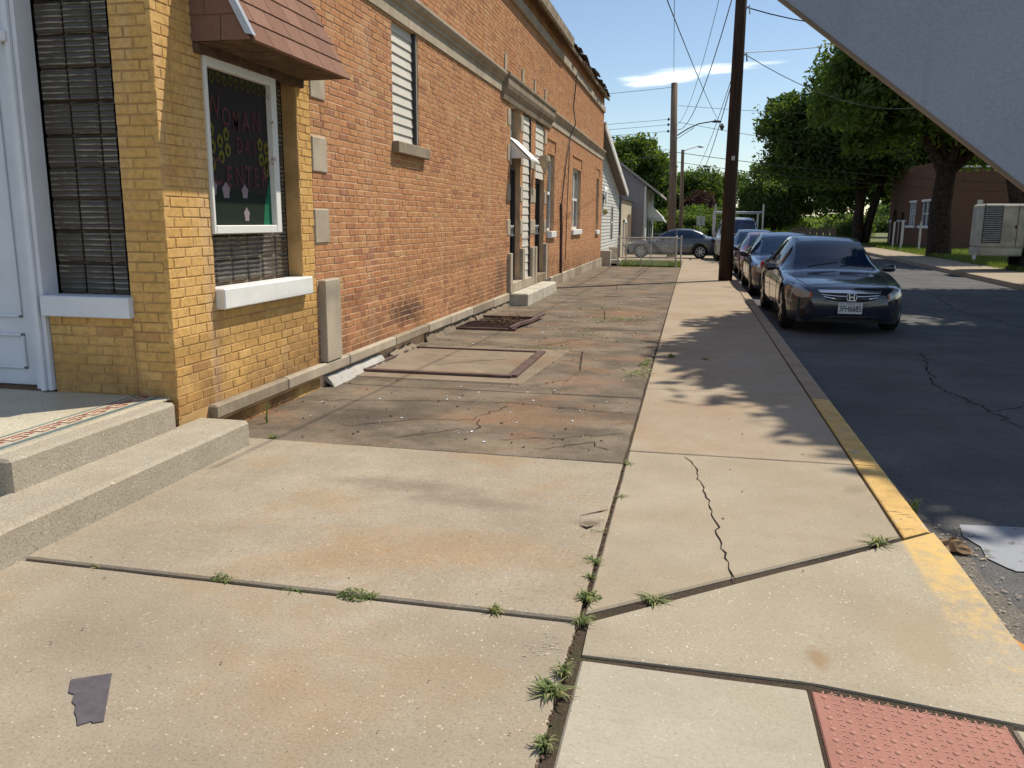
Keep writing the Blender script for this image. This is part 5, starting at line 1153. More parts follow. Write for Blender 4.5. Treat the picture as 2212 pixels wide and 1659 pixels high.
        pb = min(bvh.ray_cast(Vector((xx_, -1, zz_*sz)), Vector((0, 1, 0)))[0].y for xx_ in (-.15, 0, .15) for zz_ in (.30, .34, .38, .42))-.02; pl = empty('number_plate', (0.0, pb, .385*sz)); pl.parent = root
        m = MB(); m.cbox(-.155, .155, 0, .012, -.075, .075, .008); m.build('plate', PlateM, pl)
        o = text_obj('plate_number', '3FH6685', .098, (0, 0, 0), InkM, None, RY, .78, extrude=.0005, offset=.001); o.parent = pl; o.matrix_world = Matrix(); o.matrix_local = Matrix.Translation((0, -.003, -.008)) @ RY @ Matrix.Diagonal((.78, 1.15, 1, 1))
        m = MB(); m.box(-.13, -.09, -.002, 0, .052, .066); m.box(.09, .13, -.002, 0, .052, .066); m.box(-.05, .05, -.002, 0, .054, .064); m.build('plate_print', flat('plate_blue', (.3, .34, .45)), pl)
        for s in (-1, 1): patch('fog_lamp_recess', [(s*.58, .33), (s*.74, .35)], [(s*.58, .25), (s*.74, .26)], BlackPl, .005, 3, 6, dirv=(-s*.4, 1, 0))
    else:
        patch('grille', [(-.34, .585), (.34, .585)], [(-.28, .49), (.28, .49)], BlackPl, .005); patch('grille_bar', [(-.34, .60), (.34, .60)], [(-.34, .588), (.34, .588)], Chrome, .012, 1)
    zwp = (1.11 if prof else .80)*sz
    for q in (-.42, .12):
        P_ = []
        for t in np.linspace(0, 1, 7):
            o_ = Vector(((q+.5*t)*sx, (ws[0]+.10+.07*t)*sy, 3)); hit = bvh.ray_cast(o_, Vector((0, 0, -1)))
            if hit[0] is not None: P_.append(hit[0]+Vector((0, 0, .006)))
        if len(P_) > 2: m = MB(); m.tube(P_, .006, 4); m.build('wiper', BlackPl, root)
    def seam(pts, ax):
        P_ = []
        for a, b in zip(pts[:-1], pts[1:]):
            for t in np.linspace(0, 1, 8):
                u, v = a[0]+(b[0]-a[0])*t, a[1]+(b[1]-a[1])*t
                if ax == 'z': o_ = Vector((u*sx, v*sy, 3)); dd = Vector((0, 0, -1))
                else: o_ = Vector((ax*3, u*sy, v*sz)); dd = Vector((-ax, 0, 0))
                hit = bvh.ray_cast(o_, dd)
                if hit[0] is not None: P_.append(hit[0]-dd*.001)
        if len(P_) > 2: m = MB(); m.tube(P_, .0035, 4); m.build('panel_seam', BlackPl, root)
    if not prof:
        for s in (-1, 1):
            seam([(s*.60, .33), (s*.70, .75), (s*.74, 1.35)], 'z')
            seam([(1.62, .76), (1.60, .45), (1.66, .22)], s); seam([(2.56, .80), (2.55, .45), (2.55, .22)], s); seam([(3.42, .82), (3.40, .62), (3.28, .5)], s)
        seam([(-.60, .33), (-.3, .27), (.3, .27), (.60, .33)], 'z')
    return root
zr_ = lambda x, y: g(x, y)-.108
sedan('parked_car', 'shiny midnight blue sedan with chrome grille bars, nearest parked car', (2.10, 11.8, zr_(2.1, 12)), R(1.0), P_black, front='chrome', sx=.875)
sedan('parked_car', 'dark blue sedan directly behind the nearest parked car', (2.05, 17.6, zr_(2, 19)), R(0), P_blue, sx=.93)
sedan('parked_car', 'dark red sedan third in the parked row', (2.14, 23.4, zr_(2, 25)), 0, P_red, sz=.98, sx=.95)
sedan('parked_car', 'charcoal car with bright windscreen glare fourth in the parked row', (2.16, 29.2, zr_(2, 31)), 0, P_dark, sz=1.05)
sedan('parked_car', 'slate grey sedan parked across the driveway behind the fence', (-3.25, 40.0, g(-1, 40)-.01), R(-90), P_grey, sy=.97, sz=1.03)
# pickup with rack
TR = [(0, .70, .70, .68, .74, .78, .35), (.08, .88, .74, .82, .84, .88, .33), (.4, 1.02, .76, .94, .90, .95, .33), (1.4, 1.10, .78, 1.02, .91, .96, .34), (1.55, 1.14, .76, 1.06, .91, .96, .34), (2.15, 1.66, .66, 1.10, .91, .96, .34), (2.6, 1.74, .66, 1.10, .91, .96, .34), (3.3, 1.73, .66, 1.10, .91, .96, .34), (3.45, 1.12, .86, 1.10, .91, .96, .34), (5.2, 1.12, .86, 1.10, .91, .96, .36), (5.3, 1.0, .8, .98, .85, .9, .45)]
tk = sedan('pickup_truck', 'tan pickup truck with a ladder rack behind the parked cars', (1.83, 35.0, zr_(2, 37)), 0, P_silver, sz=1.10, prof=TR, ws=(1.55, 2.15), rw=(3.3, 3.45), wheels=(1.0, 4.3), tr=.38)
for s in (-1, 1):
    for yq in (2.0, 5.0): m = MB(); m.tube([(s*.98, yq, 1.1), (s*.98, yq, 2.45 if yq < 3 else 2.2)], .04, 6); m.build('rack_post', GreyMetal, tk)
m = MB(); m.tube([(-1.0, 2.0, 2.12), (1.0, 2.0, 2.12)], .045, 6); m.tube([(-1, 5, 2.12), (1, 5, 2.12)], .04, 6); m.tube([(-.98, 2, 2.12), (-.98, 5, 2.12)], .03, 6); m.tube([(.98, 2, 2.12), (.98, 5, 2.12)], .03, 6); m.build('rack_rail', GreyMetal, tk)
tk['category'] = 'pickup truck'
wc = sedan('parked_car', 'white car glimpsed under the arches of the brick house', (13.4, 57.0, .12), R(-75), P_white)
# towed generator
gt = empty('towed_generator', (9.0, 27.5, .05), R(-3), label='dirty white towed generator with louvred end standing in the tree shade', cat='generator')
GB = simple('generator_paint', (.40, .385, .32), .6, .3, var=.32, sc=2.5, bmp=.2)
m = MB(); m.cbox(-.60, 4.2, 0, 1.3, .66, 1.95, .06); m.build('housing', GB, gt); m = MB(); m.cbox(-.60, .55, .03, 1.27, .42, .67, .03); m.cbox(1.5, 4.2, .03, 1.27, .42, .67, .03); m.build('skirt', GB, gt)
for i in range(17):
    z = .83+i*.063; m = MB(); m.add([(-.57, -.012, z+.035), (-.10, -.012, z+.035), (-.10, -.03, z), (-.57, -.03, z)], [(0, 1, 2, 3)]); m.build('louvre', simple('louvre', (.30, .30, .28), .6, .3) if i == 0 else bpy.data.materials['louvre'], gt)
m = MB(); m.box(-.59, -.08, -.008, 0, .80, 1.90); m.build('louvre_recess', BlackPl, gt)
for x in (.32, .55, 1.02): m = MB(); m.box(x, x+.02, -.006, .0, .70, 1.9); m.build('door_seam', Rust, gt)
for x in (.27, .60): m = MB(); m.cbox(x, x+.05, -.02, 0, 1.22, 1.32, .004); m.build('latch', flat('latch_red', (.12, .03, .03)), gt)
o = text_obj('lettering', 'DOOSAN', .20, (0, 0, 0), flat('faded_ink', (.14, .13, .12)), None, RY); o.parent = gt; o.matrix_world = Matrix(); o.matrix_local = Matrix.Translation((1.62, -.006, 1.60)) @ RY
for x in (.80, 1.32):
    for yv in (.05, 1.25): m = MB(); m.tube([(x, yv-.09, .27), (x, yv+.09, .27)], .27, 18); m.build('wheel', Tyre, gt)

# ================================================================ OTHER BUILDINGS
def bld(name, lab, cat='house'): return empty(name, (0, 0, 0), label=lab, cat=cat)
H1 = bld('sided_house', 'small white clapboard house right behind the brick building')
x1, ya1, yb1 = -3.35, 28.9, 38.2; zg = -.35
def roofline(y): return 4.5-.187*(y-28.3)
m = MB(); m.add([(x1, ya1, zg), (x1, yb1, zg), (x1, yb1, roofline(yb1)), (x1, ya1, roofline(ya1))], [(0, 1, 2, 3)]); m.box(-12, x1-.02, ya1, yb1, zg, 2.7); m.build('wall', SidingW, H1)
z = 0.0; m = MB(); zb0 = zg+.1
while z < 4.6:
    z0, z1_ = zb0+z, zb0+z+.125; ye = min(yb1, 28.3+(4.5-z1_)/.187-.1)
    if ye > ya1: m.add([(x1+.022, ya1, z0), (x1+.022, ye, z0), (x1+.004, ye, z1_), (x1+.004, ya1, z1_), (x1, ya1, z0), (x1, ye, z0)], [(0, 1, 2, 3), (4, 5, 1, 0)])
    z += .125
m.build('siding', SidingW, H1, kind='stuff')
m = MB(); m.add([(x1-8, 28.5, 4.62), (x1+.30, 28.5, 4.62), (x1+.30, 38.9, 2.72), (x1-8, 38.9, 2.72), (x1-8, 28.5, 4.5), (x1+.30, 28.5, 4.5), (x1+.30, 38.9, 2.58), (x1-8, 38.9, 2.58)], [(0, 1, 2, 3), (4, 7, 6, 5), (1, 5, 6, 2), (2, 6, 7, 3), (0, 4, 5, 1)]); m.build('roof', RoofG, H1)
m = MB(); m.add([(x1+.31, 28.5, 4.64), (x1+.31, 38.9, 2.74), (x1+.31, 38.9, 2.52), (x1+.31, 28.5, 4.42), (x1+.36, 28.5, 4.64), (x1+.36, 38.9, 2.74), (x1+.36, 38.9, 2.52), (x1+.36, 28.5, 4.42)], [(4, 5, 6, 7)[::-1], (0, 1, 5, 4), (3, 7, 6, 2), (0, 4, 7, 3)]); m.build('bargeboard', WhiteB, H1)
boxobj('chimney', (x1-1.2, x1-.6, 30.2, 30.8, 4.1, 5.25), Brick_red, H1)
w = empty('window'); w.parent = H1; boxobj('pane', (x1+.01, x1+.035, 34.4, 35.1, .72, 2.0), GlassD, w); boxobj('frame', (x1+.0, x1+.05, 34.35, 34.42, .68, 2.05), WhiteB, w); boxobj('frame', (x1+.0, x1+.05, 35.08, 35.15, .68, 2.05), WhiteB, w); boxobj('frame', (x1+.0, x1+.045, 34.35, 35.15, 1.35, 1.40), WhiteB, w)
boxobj('door', (x1+.0, x1+.04, 29.6, 30.6, .1, 2.1), simple('door_brown', (.25, .2, .15), .7, .3), H1); boxobj('door_frame', (x1+.0, x1+.06, 29.5, 29.6, .1, 2.2), WhiteB, H1)
m = MB(); m.tube([(x1+.1, 31.4, 2.35), (x1+.16, 31.4, 2.35)], [.33, .30], 16); m.tube([(x1+.02, 31.4, 2.2), (x1+.1, 31.4, 2.35)], .03, 5); m.build('satellite_dish', WhiteB, H1)
m = MB(); m.tube([(x1+.05, 31.0, 1.75), (x1+.17, 31.0, 1.75), (x1+.22, 31.0, 1.7)], [.10, .12, .05], 8); m.build('porch_lamp', simple('lamp_tan2', (.42, .34, .2), .6, .3), H1)
# concrete steps in front of its door
s_ = empty('porch_steps', (-3.0, 29.3, g(-3, 29)), label='cream concrete porch steps at the end of the brick wall', cat='steps')
CrS = simple('cream_concrete', (.62, .56, .46), .85, .2, var=.1)
boxobj('side_block', (-.25, .24, -.5, -.2, -.05, .52), CrS, s_, c=.015); boxobj('side_block', (.1, .42, .25, .55, -.05, .62), CrS, s_, c=.015); boxobj('tread', (-.2, .55, -.2, .25, -.05, .2), CrS, s_, c=.01); boxobj('landing', (.2, .9, -.2, .6, -.05, .07), Beige, s_, c=.01)
H3 = bld('beige_shop', 'low beige flat-fronted shed between the clapboard house and the grey house', 'shed')
m = MB(); m.box(-10, -3.45, 39.3, 47.9, -.7, 2.45); m.build('wall', Beige, H3); boxobj('corner_post', (-3.5, -3.38, 39.1, 39.9, -.7, 2.6), BlackMetal, H3, c=.01); boxobj('roof_edge', (-10, -3.35, 39.3, 47.9, 2.45, 2.53), BlackMetal, H3, c=.01)
boxobj('door', (-3.46, -3.40, 42.2, 43.8, -.5, 1.35), simple('door_tan', (.30, .22, .13), .7, .3), H3); m = MB()
for bx in ((42.0, 42.2, -.5, 1.5), (43.8, 44.0, -.5, 1.5), (42.0, 44.0, 1.35, 1.5)): m.box(-3.46, -3.38, *bx)
m.build('door_frame', WhiteB, H3)
for i in range(4): boxobj('board', (-3.44, -3.40, 44.6+i*.75, 45.2+i*.75, -.5, 1.75+.05*(i % 2)), PoleG, H3, c=.005)
H2 = bld('grey_house', 'grey gabled house with white metal awnings on its front')
xc, yc_ = -2.75, 48.2
m = MB(); zz = 3.35
m.add([(xc, yc_, -.8), (-9.5, yc_, -.8), (-9.5, yc_, zz), (-6.1, yc_, zz+2.6), (xc, yc_, zz)], [(0, 1, 2, 3, 4)]); m.box(-9.5, xc-.01, yc_+.05, 58, -.8, zz); m.build('wall', SidingShade, H2)
m = MB(); z = -.7
while z < 5.4:
    hw = 3.37 if z < zz else max(0, 3.37*(1-(z-zz)/2.6)); m.add([(-6.1-hw, yc_-.02, z), (-6.1+hw, yc_-.02, z), (-6.1+hw, yc_-.003, z+.13), (-6.1-hw, yc_-.003, z+.13)], [(0, 1, 2, 3)]) if hw > .1 else None; z += .13
m.build('siding', SidingShade, H2, kind='stuff')
m = MB(); z = -.7
while z < zz-.1: m.add([(xc+.022, yc_, z), (xc+.022, 58, z), (xc+.003, 58, z+.13), (xc+.003, yc_, z+.13)], [(0, 1, 2, 3)]); z += .13
m.build('siding', SidingW, H2, kind='stuff', label='front siding in a paler colour that stands for sunlight'); boxobj('corner_board', (xc-.06, xc+.035, yc_-.03, yc_+.12, -.8, zz), WhiteB, H2)  # paler than the side wall: sunlight is put into the colour
m = MB(); m.add([(-6.1, yc_-.35, zz+2.78), (-6.1, 58.3, zz+2.78), (xc+.85, 58.3, zz-.38), (xc+.85, yc_-.35, zz-.38), (-6.1, yc_-.35, zz+2.64), (-6.1, 58.3, zz+2.64), (xc+.85, 58.3, zz-.52), (xc+.85, yc_-.35, zz-.52)], [(0, 3, 2, 1), (4, 5, 6, 7), (3, 7, 6, 2), (0, 4, 7, 3)]); m.add([(-6.1, yc_-.35, zz+2.78), (-6.1, 58.3, zz+2.78), (-10, 58.3, zz-.3), (-10, yc_-.35, zz-.3)], [(0, 1, 2, 3)]); m.build('roof', simple('roof_pale', (.42, .37, .33), .9, .2, var=.15, sc=8), H2)
boxobj('chimney', (-5.3, -4.8, 49.5, 50.1, zz+1.2, zz+2.6), Brick_red, H2); boxobj('meter_box', (xc-.75, xc-.45, yc_-.12, yc_-.02, .25, .65), SidingShade, H2)
for (y0, z0, dz) in ((50.3, 2.55, .9), (52.6, 2.4, .9), (55.0, 1.75, .3)):
    m = MB(); m.add([(xc+.03, y0, z0), (xc+.03, y0+1.6, z0), (xc+.95, y0+1.6, z0-dz), (xc+.95, y0, z0-dz), (xc+.03, y0, z0-dz), (xc+.95, y0, z0-dz-.10), (xc+.95, y0+1.6, z0-dz-.10)], [(0, 1, 2, 3)[::-1], (0, 3, 4), (3, 2, 6, 5)]); m.build('metal_awning', WhiteB, H2)
    boxobj('window' if dz > .5 else 'door', (xc+.02, xc+.05, y0+.3, y0+1.2, .2 if dz > .5 else -.6, z0-.5), GlassD, H2)
# brick house across the street
def brtex():
    m, n, b = mk('far_brick', .9, .15); p = pos(n); sp = n.nodes.new('ShaderNodeSeparateXYZ'); n.links.new(p, sp.inputs[0]); cb = n.nodes.new('ShaderNodeCombineXYZ')
    n.links.new(math_(n, 'ADD', sp.outputs[0], sp.outputs[1]), cb.inputs[0]); n.links.new(sp.outputs[2], cb.inputs[1])
    t = n.nodes.new('ShaderNodeTexBrick'); n.links.new(cb.outputs[0], t.inputs['Vector']); t.inputs['Scale'].default_value = 4.6; t.inputs['Mortar Size'].default_value = .012; t.inputs['Color1'].default_value = (.13, .068, .048, 1); t.inputs['Color2'].default_value = (.17, .093, .066, 1); t.inputs['Mortar'].default_value = (.18, .13, .10, 1)
    n.links.new(mix(n, ramp(n, noise(n, p, .8, 4), [(.4, 0), (.7, .4)]), t.outputs[0], (.15, .08, .06)), b.inputs['Base Color']); return m
FB = brtex(); HB = bld('brick_house', 'dark brick house with arched porch across the street')
hx = 12.4; ztp = 4.35
def arch(m, y0, y1, zs_, zt_, x):
    pass
m = MB(); openings = [(52.4, 53.9, 1.30, 2.62), (49.3, 51.1, 1.30, 2.62), (56.8, 58.2, .1, 2.3), (54.9, 56.0, .1, 2.1)]
for a, b, c, d_ in cells(48.0, 59.0, -.1, ztp, openings): m.quad((hx, a, c), (hx, a, d_), (hx, b, d_), (hx, b, c))
for o in openings:
    for (p, q) in (((o[0], o[2]), (o[0], o[3])), ((o[1], o[3]), (o[1], o[2])), ((o[0], o[3]), (o[1], o[3])), ((o[1], o[2]), (o[0], o[2]))): m.quad((hx, *p), (hx+.3, *p), (hx+.3, *q), (hx, *q))
m.quad((hx, 48, -.1), (22, 48, -.1), (22, 48, ztp-.1), (hx, 48, ztp-.1))
for o in openings[2:]:   # arch heads
    yc2 = (o[0]+o[1])/2; r_ = (o[1]-o[0])/2; P = [(o[0], o[3]-r_), (o[0], o[3])]+[(yc2-r_*math.cos(t), o[3]-r_+r_*math.sin(t)) for t in np.linspace(math.pi/2, 0, 7)]
    m.prism([p for p in P], 0, hx, hx+.28); P = [(2*yc2-p[0], p[1]) for p in P]; m.prism([p for p in P], 0, hx, hx+.28)
m.box(hx+.3, 22, 59, 59.2, -.1, ztp); m.build('wall', FB, HB)
m = MB(); m.box(hx+2.2, hx+2.3, 48.2, 59, 0, ztp-.1); m.box(hx+.35, 21.9, 48.2, 59, ztp-.5, ztp-.45); m.build('inner_wall', DarkIn, HB)
for i in range(5): boxobj('merlon', (hx-.03, hx+.3, 48+i*2.2, 49.2+i*2.2, ztp, ztp+.22+.04*i), FB, HB, c=.01)
boxobj('coping', (hx-.04, 22, 47.95, 48.3, ztp-.08, ztp), WhiteP, HB)
for o in openings[:2]:
    w = empty('window'); w.parent = HB; boxobj('pane', (hx+.12, hx+.14, o[0], o[1], o[2], o[3]), GlassD, w); m = MB(); n_ = 4 if o[0] > 52 else 3
    for i in range(n_): y = o[0]+(o[1]-o[0])*i/(n_-1); m.box(hx+.04, hx+.11, y-.045, y+.045, o[2], o[3])
    m.box(hx+.04, hx+.10, o[0], o[1], 1.92, 1.98); m.box(hx-.03, hx+.11, o[0]-.1, o[1]+.1, o[3]-.02, o[3]+.1); m.build('frame', WhiteP, w); boxobj('sill', (hx-.12, hx+.1, o[0]-.25, o[1]+.2, o[2]-.14, o[2]), WhiteP, w)
for y in (54.7, 56.1, 58.4): boxobj('pillar_cap', (hx-.06, hx+.12, y-.18, y+.5 if y < 58 else y+.3, 1.5, 1.62), WhiteP, HB); boxobj('pillar', (hx-.02, hx+.02, y, y+.09, 0, 1.5), WhiteP, HB)
# fences
f = empty('chain_link_fence', (-1.5, 28.5, g(-1, 28.5)), label='low chain-link fence across the grass at the end of the brick building', cat='fence')
for i, (x, r_) in enumerate(((.95, .032), (1.10, .026), (-.98, .028), (-.75, .02), (-.2, .018), (.1, .018))):
    m = MB(); y = 0 if i not in (1, 3, 5) else .5; m.tube([(x, y, -.1), (x, y, 1.0)], r_, 8); m.tube([(x, y, 1.0), (x, y, 1.04)], [r_*1.3, .005], 8); m.build('post', Galv, f)
m = MB(); m.tube([(-1.0, 0, .95), (.95, 0, .98)], .02, 6); m.tube([(-.75, .5, .93), (1.1, .5, .95)], .015, 6); m.build('top_rail', Galv, f)
m = MB(); k = -1.0
while k < 1.95:
    for s in (-1, 1):
        xa = k if s == 1 else k; L = .9; xb = xa+s*L
        pa_, pb_ = (xa, .05), (xb, .95)
        if s == 1:
            if xb > .95: pb_ = (.95, .05+(.95-xa))
            if xa < -1: continue
            if xa > .9: continue
        else:
            if xa > .95: pa_ = (.95, .05+(xa-.95))
            if xb < -1: pb_ = (-1, .05+(xa+1))
        m.tube([(pa_[0], 0, pa_[1]), (pb_[0], 0, pb_[1])], .0028, 3, cap=False)
    k += .06
m.build('chain_link', Galv, f, kind='stuff')
for i, (x, y, h_) in enumerate(((10.6, 49, 1.5), (10.45, 46.5, 1.5), (10.9, 44.8, 1.5), (11.0, 42.6, 1.9))):
    m = MB(); m.tube([(x, y, 0), (x, y, h_)], .05, 8); m.build('fence_post', Galv, None, label=('farthest', 'second farthest', 'third farthest', 'tallest and nearest')[i]+' grey pipe post on the lawn before the brick house', cat='post', group='pipe posts on the far lawn')
m = MB()
for (x, y) in ((9.0, 27.4),): pass
p = empty('marker_post', (9.9, 33.0, .05), label='white marker post with small sign standing by the big trunk', cat='post'); m = MB(); m.cbox(-.05, .05, -.03, .03, 0, .75, .01); m.build('post', WhiteP, p); m = MB(); m.tube([(0, 0, .7), (0, 0, 2.2)], .02, 6); m.build('rod', BlackMetal, p); m = MB(); m.cbox(-.09, .09, -.03, -.01, 1.7, 2.2, .005); m.build('plate', Galv, p)
f = empty('iron_fence', (-2, 60, -.5), label='pale picket railing beyond the grey house', cat='fence'); m = MB()
for i in range(22): x = i*.14; m.tube([(x-1.5, 0, 0), (x-1.5, 0, 1.25)], .018, 4)
m.box(-1.6, 1.6, -.02, .02, 1.05, 1.1); m.box(-1.6, 1.6, -.02, .02, .3, .35); m.build('pickets', simple('fence_green', (.30, .36, .34), .6, .3), f, kind='stuff')
p = empty('road_sign', (.42, 58, -.4), label='small pair of grey signs on a post seen edge-on beyond the grey car', cat='sign'); m = MB(); m.tube([(0, 0, 0), (0, 0, 2.3)], .04, 6); m.build('post', Galv, p); m = MB(); m.box(-.28, -.06, -.01, .01, 1.6, 2.2); m.box(.06, .25, -.01, .01, 1.6, 2.2); m.build('plate', Galv, p)
# timber trailer among the trees
f = empty('utility_trailer', (7.2, 56, .0), label='low grey slatted utility trailer under the trees', cat='trailer'); m = MB()
for i in range(7): m.box(-1.2+i*.4, -.85+i*.4, 0, .05, .45, 1.1)
m.box(-1.3, 1.6, .05, 1.3, .38, .45); m.build('side_boards', PoleG, f, kind='stuff'); m = MB(); m.tube([(-.3, 0, .3), (-.3, .2, .3)], .3, 12); m.build('wheel', Tyre, f)

# ================================================================ TREES
def tree(name, lab, x, y, zb, trunk_h, tr_r, crown, nleaf, ls, mat, seed, grp=None, limbs=9, lean=(0, 0), bare=0, clump=.55, ncl=70, tr2=False):
    """crown: list of ellipsoids (dx,dy,z,rx,ry,rz)"""
    rr = np.random.default_rng(seed); root = empty(name, (x, y, zb), label=lab, cat='tree', group=grp)
    cl = []
    vol = np.array([c[3]*c[4]*c[5] for c in crown]); vol = vol/vol.sum()
    for i in range(ncl):
        c = crown[rr.choice(len(crown), p=vol)]; v = rr.normal(0, 1, 3); v /= np.linalg.norm(v); q = rr.uniform(.35, 1.0)**.6; cl.append((c[0]+v[0]*c[3]*q, c[1]+v[1]*c[4]*q, c[2]+v[2]*c[5]*q))
    cl = np.array(cl); m = MB()
    top = Vector((lean[0], lean[1], trunk_h)); mid = top*.5+Vector((rr.normal(0, .08), rr.normal(0, .08), 0))
    m.tube([(0, 0, -.3), (0, 0, .05), mid, top], [tr_r*1.5, tr_r*1.12, tr_r*.92, tr_r*.78], 10)
    if tr2: m.tube([(.35, .2, -.3), (.4, .2, .1), (.75, .2, trunk_h*.6), (1.3, .2, trunk_h*1.2)], [tr_r, tr_r*.8, tr_r*.7, tr_r*.5], 8)
    m.build('trunk', Bark, root, smooth=True); m = MB()
    for i in rr.choice(len(cl), min(limbs, len(cl)), replace=False):
        e = Vector(cl[i]); c_ = top.lerp(e, .5)+Vector((rr.normal(0, .25), rr.normal(0, .25), rr.uniform(0, .5))); r0 = tr_r*rr.uniform(.25, .5)
        m.tube([top-Vector((0, 0, trunk_h*rr.uniform(0, .25))), c_, e], [r0, r0*.6, r0*.18], 6, cap=False)
        for k in range(3):
            j = rr.integers(len(cl)); e2 = Vector(cl[j])
            if (e2-c_).length < 3.2: m.tube([c_, c_.lerp(e2, .5)+Vector((0, 0, .15)), e2], [r0*.4, r0*.25, r0*.06], 5, cap=False)
    m.build('limbs', Bark, root, smooth=True)
    n = nleaf; k = rr.integers(len(cl), size=n); sz_ = clump*rr.uniform(.5, 1.4, len(cl))[k]
    P = cl[k]+np.clip(rr.normal(0, 1, (n, 3)), -1.7, 1.7)*sz_[:, None]*np.array([1, 1, .75]); s = ls*rr.uniform(.5, 1.35, n)
    A = rr.normal(0, 1, (n, 3)); A /= np.linalg.norm(A, axis=1)[:, None]; Bv_ = np.cross(A, rr.normal(0, 1, (n, 3))); Bv_ /= np.linalg.norm(Bv_, axis=1)[:, None]
    A *= s[:, None]; Bv_ *= (s*.5)[:, None]
    V = np.stack([P-A, P+Bv_*.9, P+A, P-Bv_*.9], 1).reshape(-1, 3)
    ct = rr.normal(.5, .16, len(cl)); T = np.clip(ct[k]+rr.normal(0, .16, n), 0, 1)
    npmesh('crown', V, 4, mat, root, tint=T, kind='stuff'); return root
# roadside trees on the far side: their crowns shade the road
tree('shade_tree', 'large street tree whose crown shades the road, hidden behind the sign panel', 10.4, 13.9, 0, 4.2, .32, [(-.5, -.1, 8.6, 4.2, 3.9, 2.9), (-2.5, -.3, 8.6, 2.7, 3.0, 1.9), (.8, 1.0, 9.5, 3, 3, 2.5), ]+[(-4.8, -.2, 8.2, 1.1, 2.7, .8), (-4.1, -3.0, 8.2, 1.1, 1.8, .8), (-4.5, 2.3, 8.2, .9, 1.5, .7), (-4.0, 0, 8.5, 1.5, 3.2, 1.0)]*8, 430000, .17, Leaf, 1, 'street trees on the far side', ncl=900, clump=.42)
tree('shade_tree', 'second street tree behind the sign panel with a leaning limb', 11.6, 21.5, 0, 4.2, .32, [(-.4, 0, 8.8, 3.9, 4.2, 2.9), (1.2, 1, 9.5, 3.0, 3.0, 2.5)], 90000, .17, Leaf, 2, 'street trees on the far side', ncl=140, clump=.6)
tree('shade_tree', 'street tree nearest the intersection on the far side, out of frame', 12.9, 9.9, 0, 4.2, .3, [(-.6, -.2, 9.0, 3.8, 3.0, 2.6)], 70000, .17, Leaf, 3, 'street trees on the far side', ncl=120, clump=.42)
tree('maple_tree', 'massive thick-trunked tree standing in front of the brick house', 10.3, 39.0, 0, 4.0, .46, [(-.6, 0, 7.8, 3.6, 3.8, 2.5), (-3.0, -.8, 6.4, 2.6, 2.8, 2.2), (.8, .3, 6.0, 2.6, 2.6, 1.7), (-1.2, 0, 9.8, 2.6, 3.0, 1.8), (2.6, 0, 8.0, 2.6, 3.0, 2.4), (-4.3, 0, 8.2, 1.3, 1.6, 1.2), (-3.4, 0, 9.2, 1.6, 1.6, 1.0)], 88000, .14, Leaf, 4, limbs=14, ncl=230, clump=.5)
tree('leaning_tree', 'dark trunk leaning left above the generator', 13.0, 37.0, 0, 3.9, .42, [(-1.5, 0, 6.3, 2.4, 2.6, 1.6), (.6, 0, 7.0, 3.0, 3.0, 2.6), (1.2, 0, 4.6, 2.2, 1.8, 1.4)], 30000, .15, LeafO, 5, lean=(-.9, 0), limbs=10, ncl=120, clump=.5)
tree('twin_trunk_tree', 'twin-trunked tree with wide dark crown behind the parked cars', 10.4, 58.0, .0, 3.6, .36, [(0, 0, 6.6, 4.0, 4.0, 2.6), (-3.0, 0, 5.8, 2.6, 3.0, 2.2), (-1.0, 0, 9.0, 3.0, 3.0, 2.4), (2.6, 0, 6.0, 2.6, 3.0, 2.4), (-4.2, 0, 7.5, 2.0, 2.2, 1.8)], 85000, .17, LeafD, 6, limbs=14, ncl=230, clump=.6, tr2=True)
tree('willow_like_tree', 'rounded feathery tree right of the dark pole', 7.6, 86, -.4, 3.0, .26, [(0, 0, 5.0, 3.3, 3.5, 2.6), (.5, 0, 3.2, 3.6, 3.0, 1.6), (-1.6, 0, 3.6, 2.0, 2.4, 1.7)], 38000, .16, LeafO, 7, limbs=12, ncl=170, clump=.55, tr2=True)
tree('tall_oak_tree', 'tall ragged tree rising behind the gabled houses', -6.8, 93, -.5, 4.5, .35, [(0, 0, 7.6, 3.6, 3.4, 3.0), (-2.2, 0, 8.0, 1.7, 2.0, 2.6), (2.4, 0, 5.8, 2.0, 2.4, 2.6), (1.2, 0, 9.2, 1.3, 1.6, 1.6), (0, 0, 4.2, 4.5, 3.0, 2.2)], 40000, .20, Leaf, 8, limbs=12, ncl=190, clump=.55)
tree('dense_tree', 'dark dense tree between the two far poles', .0, 110, -.5, 4.2, .3, [(-.3, 0, 5.8, 3.6, 3.2, 2.3), (1.3, 0, 6.6, 1.6, 2, 1.4), (-3.6, 0, 5.2, 2.6, 2.4, 2.4)], 34000, .22, LeafD, 9, limbs=10, ncl=150, clump=.6)
tree('purple_tree', 'small purple-leaved tree in the gap left of the dark pole', .62, 99, -.5, 2.0, .16, [(0, 0, 3.4, 1.4, 1.4, 1.5), (.5, 0, 2.3, 1.3, 1.4, 1.0)], 22000, .15, LeafR, 10, limbs=8, ncl=50, clump=.4)
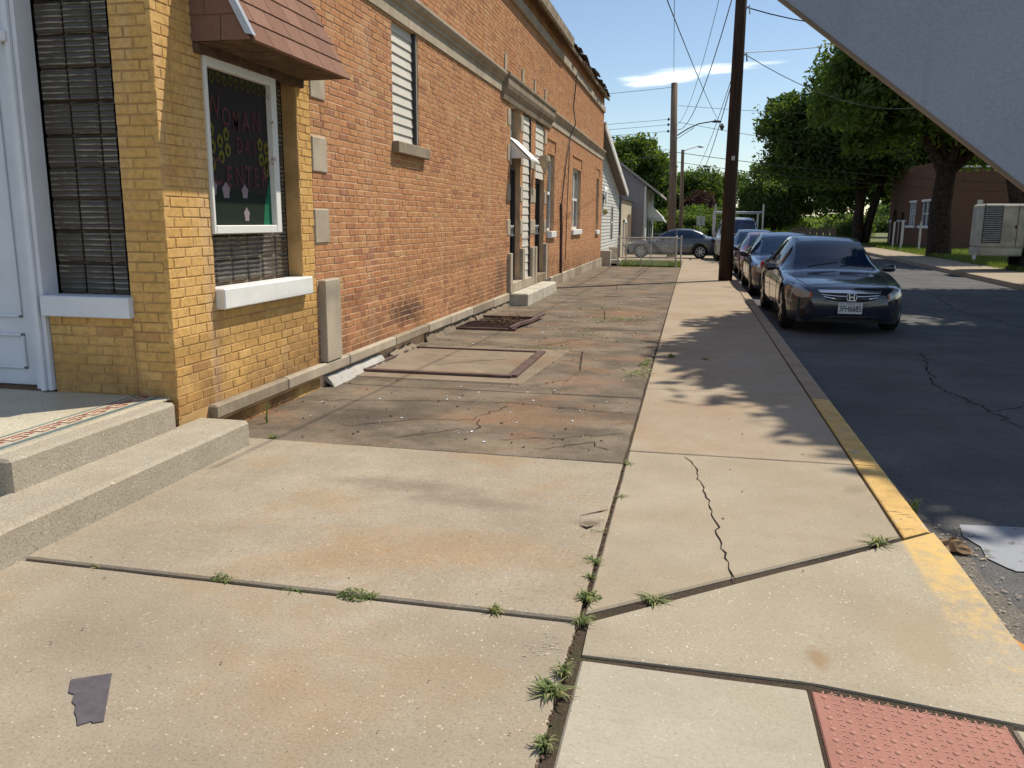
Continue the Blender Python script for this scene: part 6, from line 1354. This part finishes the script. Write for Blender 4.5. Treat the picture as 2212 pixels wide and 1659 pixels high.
tree('airy_tree', 'thin airy tree with sky showing through left of the dark pole', 3.4, 128, -.5, 4.0, .2, [(0, 0, 6.6, 2.6, 2.4, 2.6), (2.0, 0, 7.4, 2.0, 2.0, 1.6)], 9000, .22, LeafD, 11, limbs=14, ncl=60, clump=.5)
tree('far_tree', 'broad tree behind the brick house roof', 20, 84, 0, 4, .35, [(0, 0, 6.6, 5.6, 4, 3.4), (-6.0, 0, 5.6, 4.2, 4, 3.0), (5, 0, 6, 4, 4, 3)], 70000, .24, LeafD, 12, limbs=10, ncl=190, clump=.8)
for i, (x, y, s, mt, lb) in enumerate(((-.7, 66, 1.0, LeafO, 'bright rounded bush between the two far poles'), (1.7, 68, 1.1, LeafO, 'light green bush left of the dark pole foot'), (-2.6, 66, 1.1, Leaf, 'bush beside the grey house front'), (.5, 72, 1.3, Leaf, 'dark hedge bush behind the small signs'), (10.4, 60, .55, LeafO, 'yellow-green sapling by the utility trailer'), (4.2, 84, 1.3, Leaf, 'shrub clump right of the dark pole foot'))):
    tree('bush', lb, x, y, -.5 if x < 5 else 0, .8, .08, [(0, 0, 1.35*s, 1.5*s, 1.4*s, 1.15*s)], 14000, .10, mt, 30+i, 'bushes beyond the houses', limbs=6, ncl=45, clump=.32)
# far wood closing the view
n = 200000; x = rng.uniform(-45, 70, n); y = rng.uniform(128, 160, n); hmax = 3.4+1.2*np.sin(x*.23)+.9*np.sin(x*.61+1)+.5*np.sin(x*1.7); z = hmax*rng.uniform(0, 1, n)**.75; s = .42*rng.uniform(.4, 1.3, n)
A = rng.normal(0, 1, (n, 3)); A /= np.linalg.norm(A, axis=1)[:, None]; Bq = np.cross(A, rng.normal(0, 1, (n, 3))); Bq /= np.linalg.norm(Bq, axis=1)[:, None]; P = np.stack([x, y, z-.6], 1); A *= s[:, None]; Bq *= (s*.5)[:, None]
npmesh('far_wood', np.stack([P-A, P+Bq, P+A, P-Bq], 1).reshape(-1, 3), 4, LeafO, tint=np.clip(.5+.3*np.sin(x*.4)+rng.normal(0, .15, n), 0, 1), kind='stuff', label='far line of trees closing the end of the street', cat='woodland')
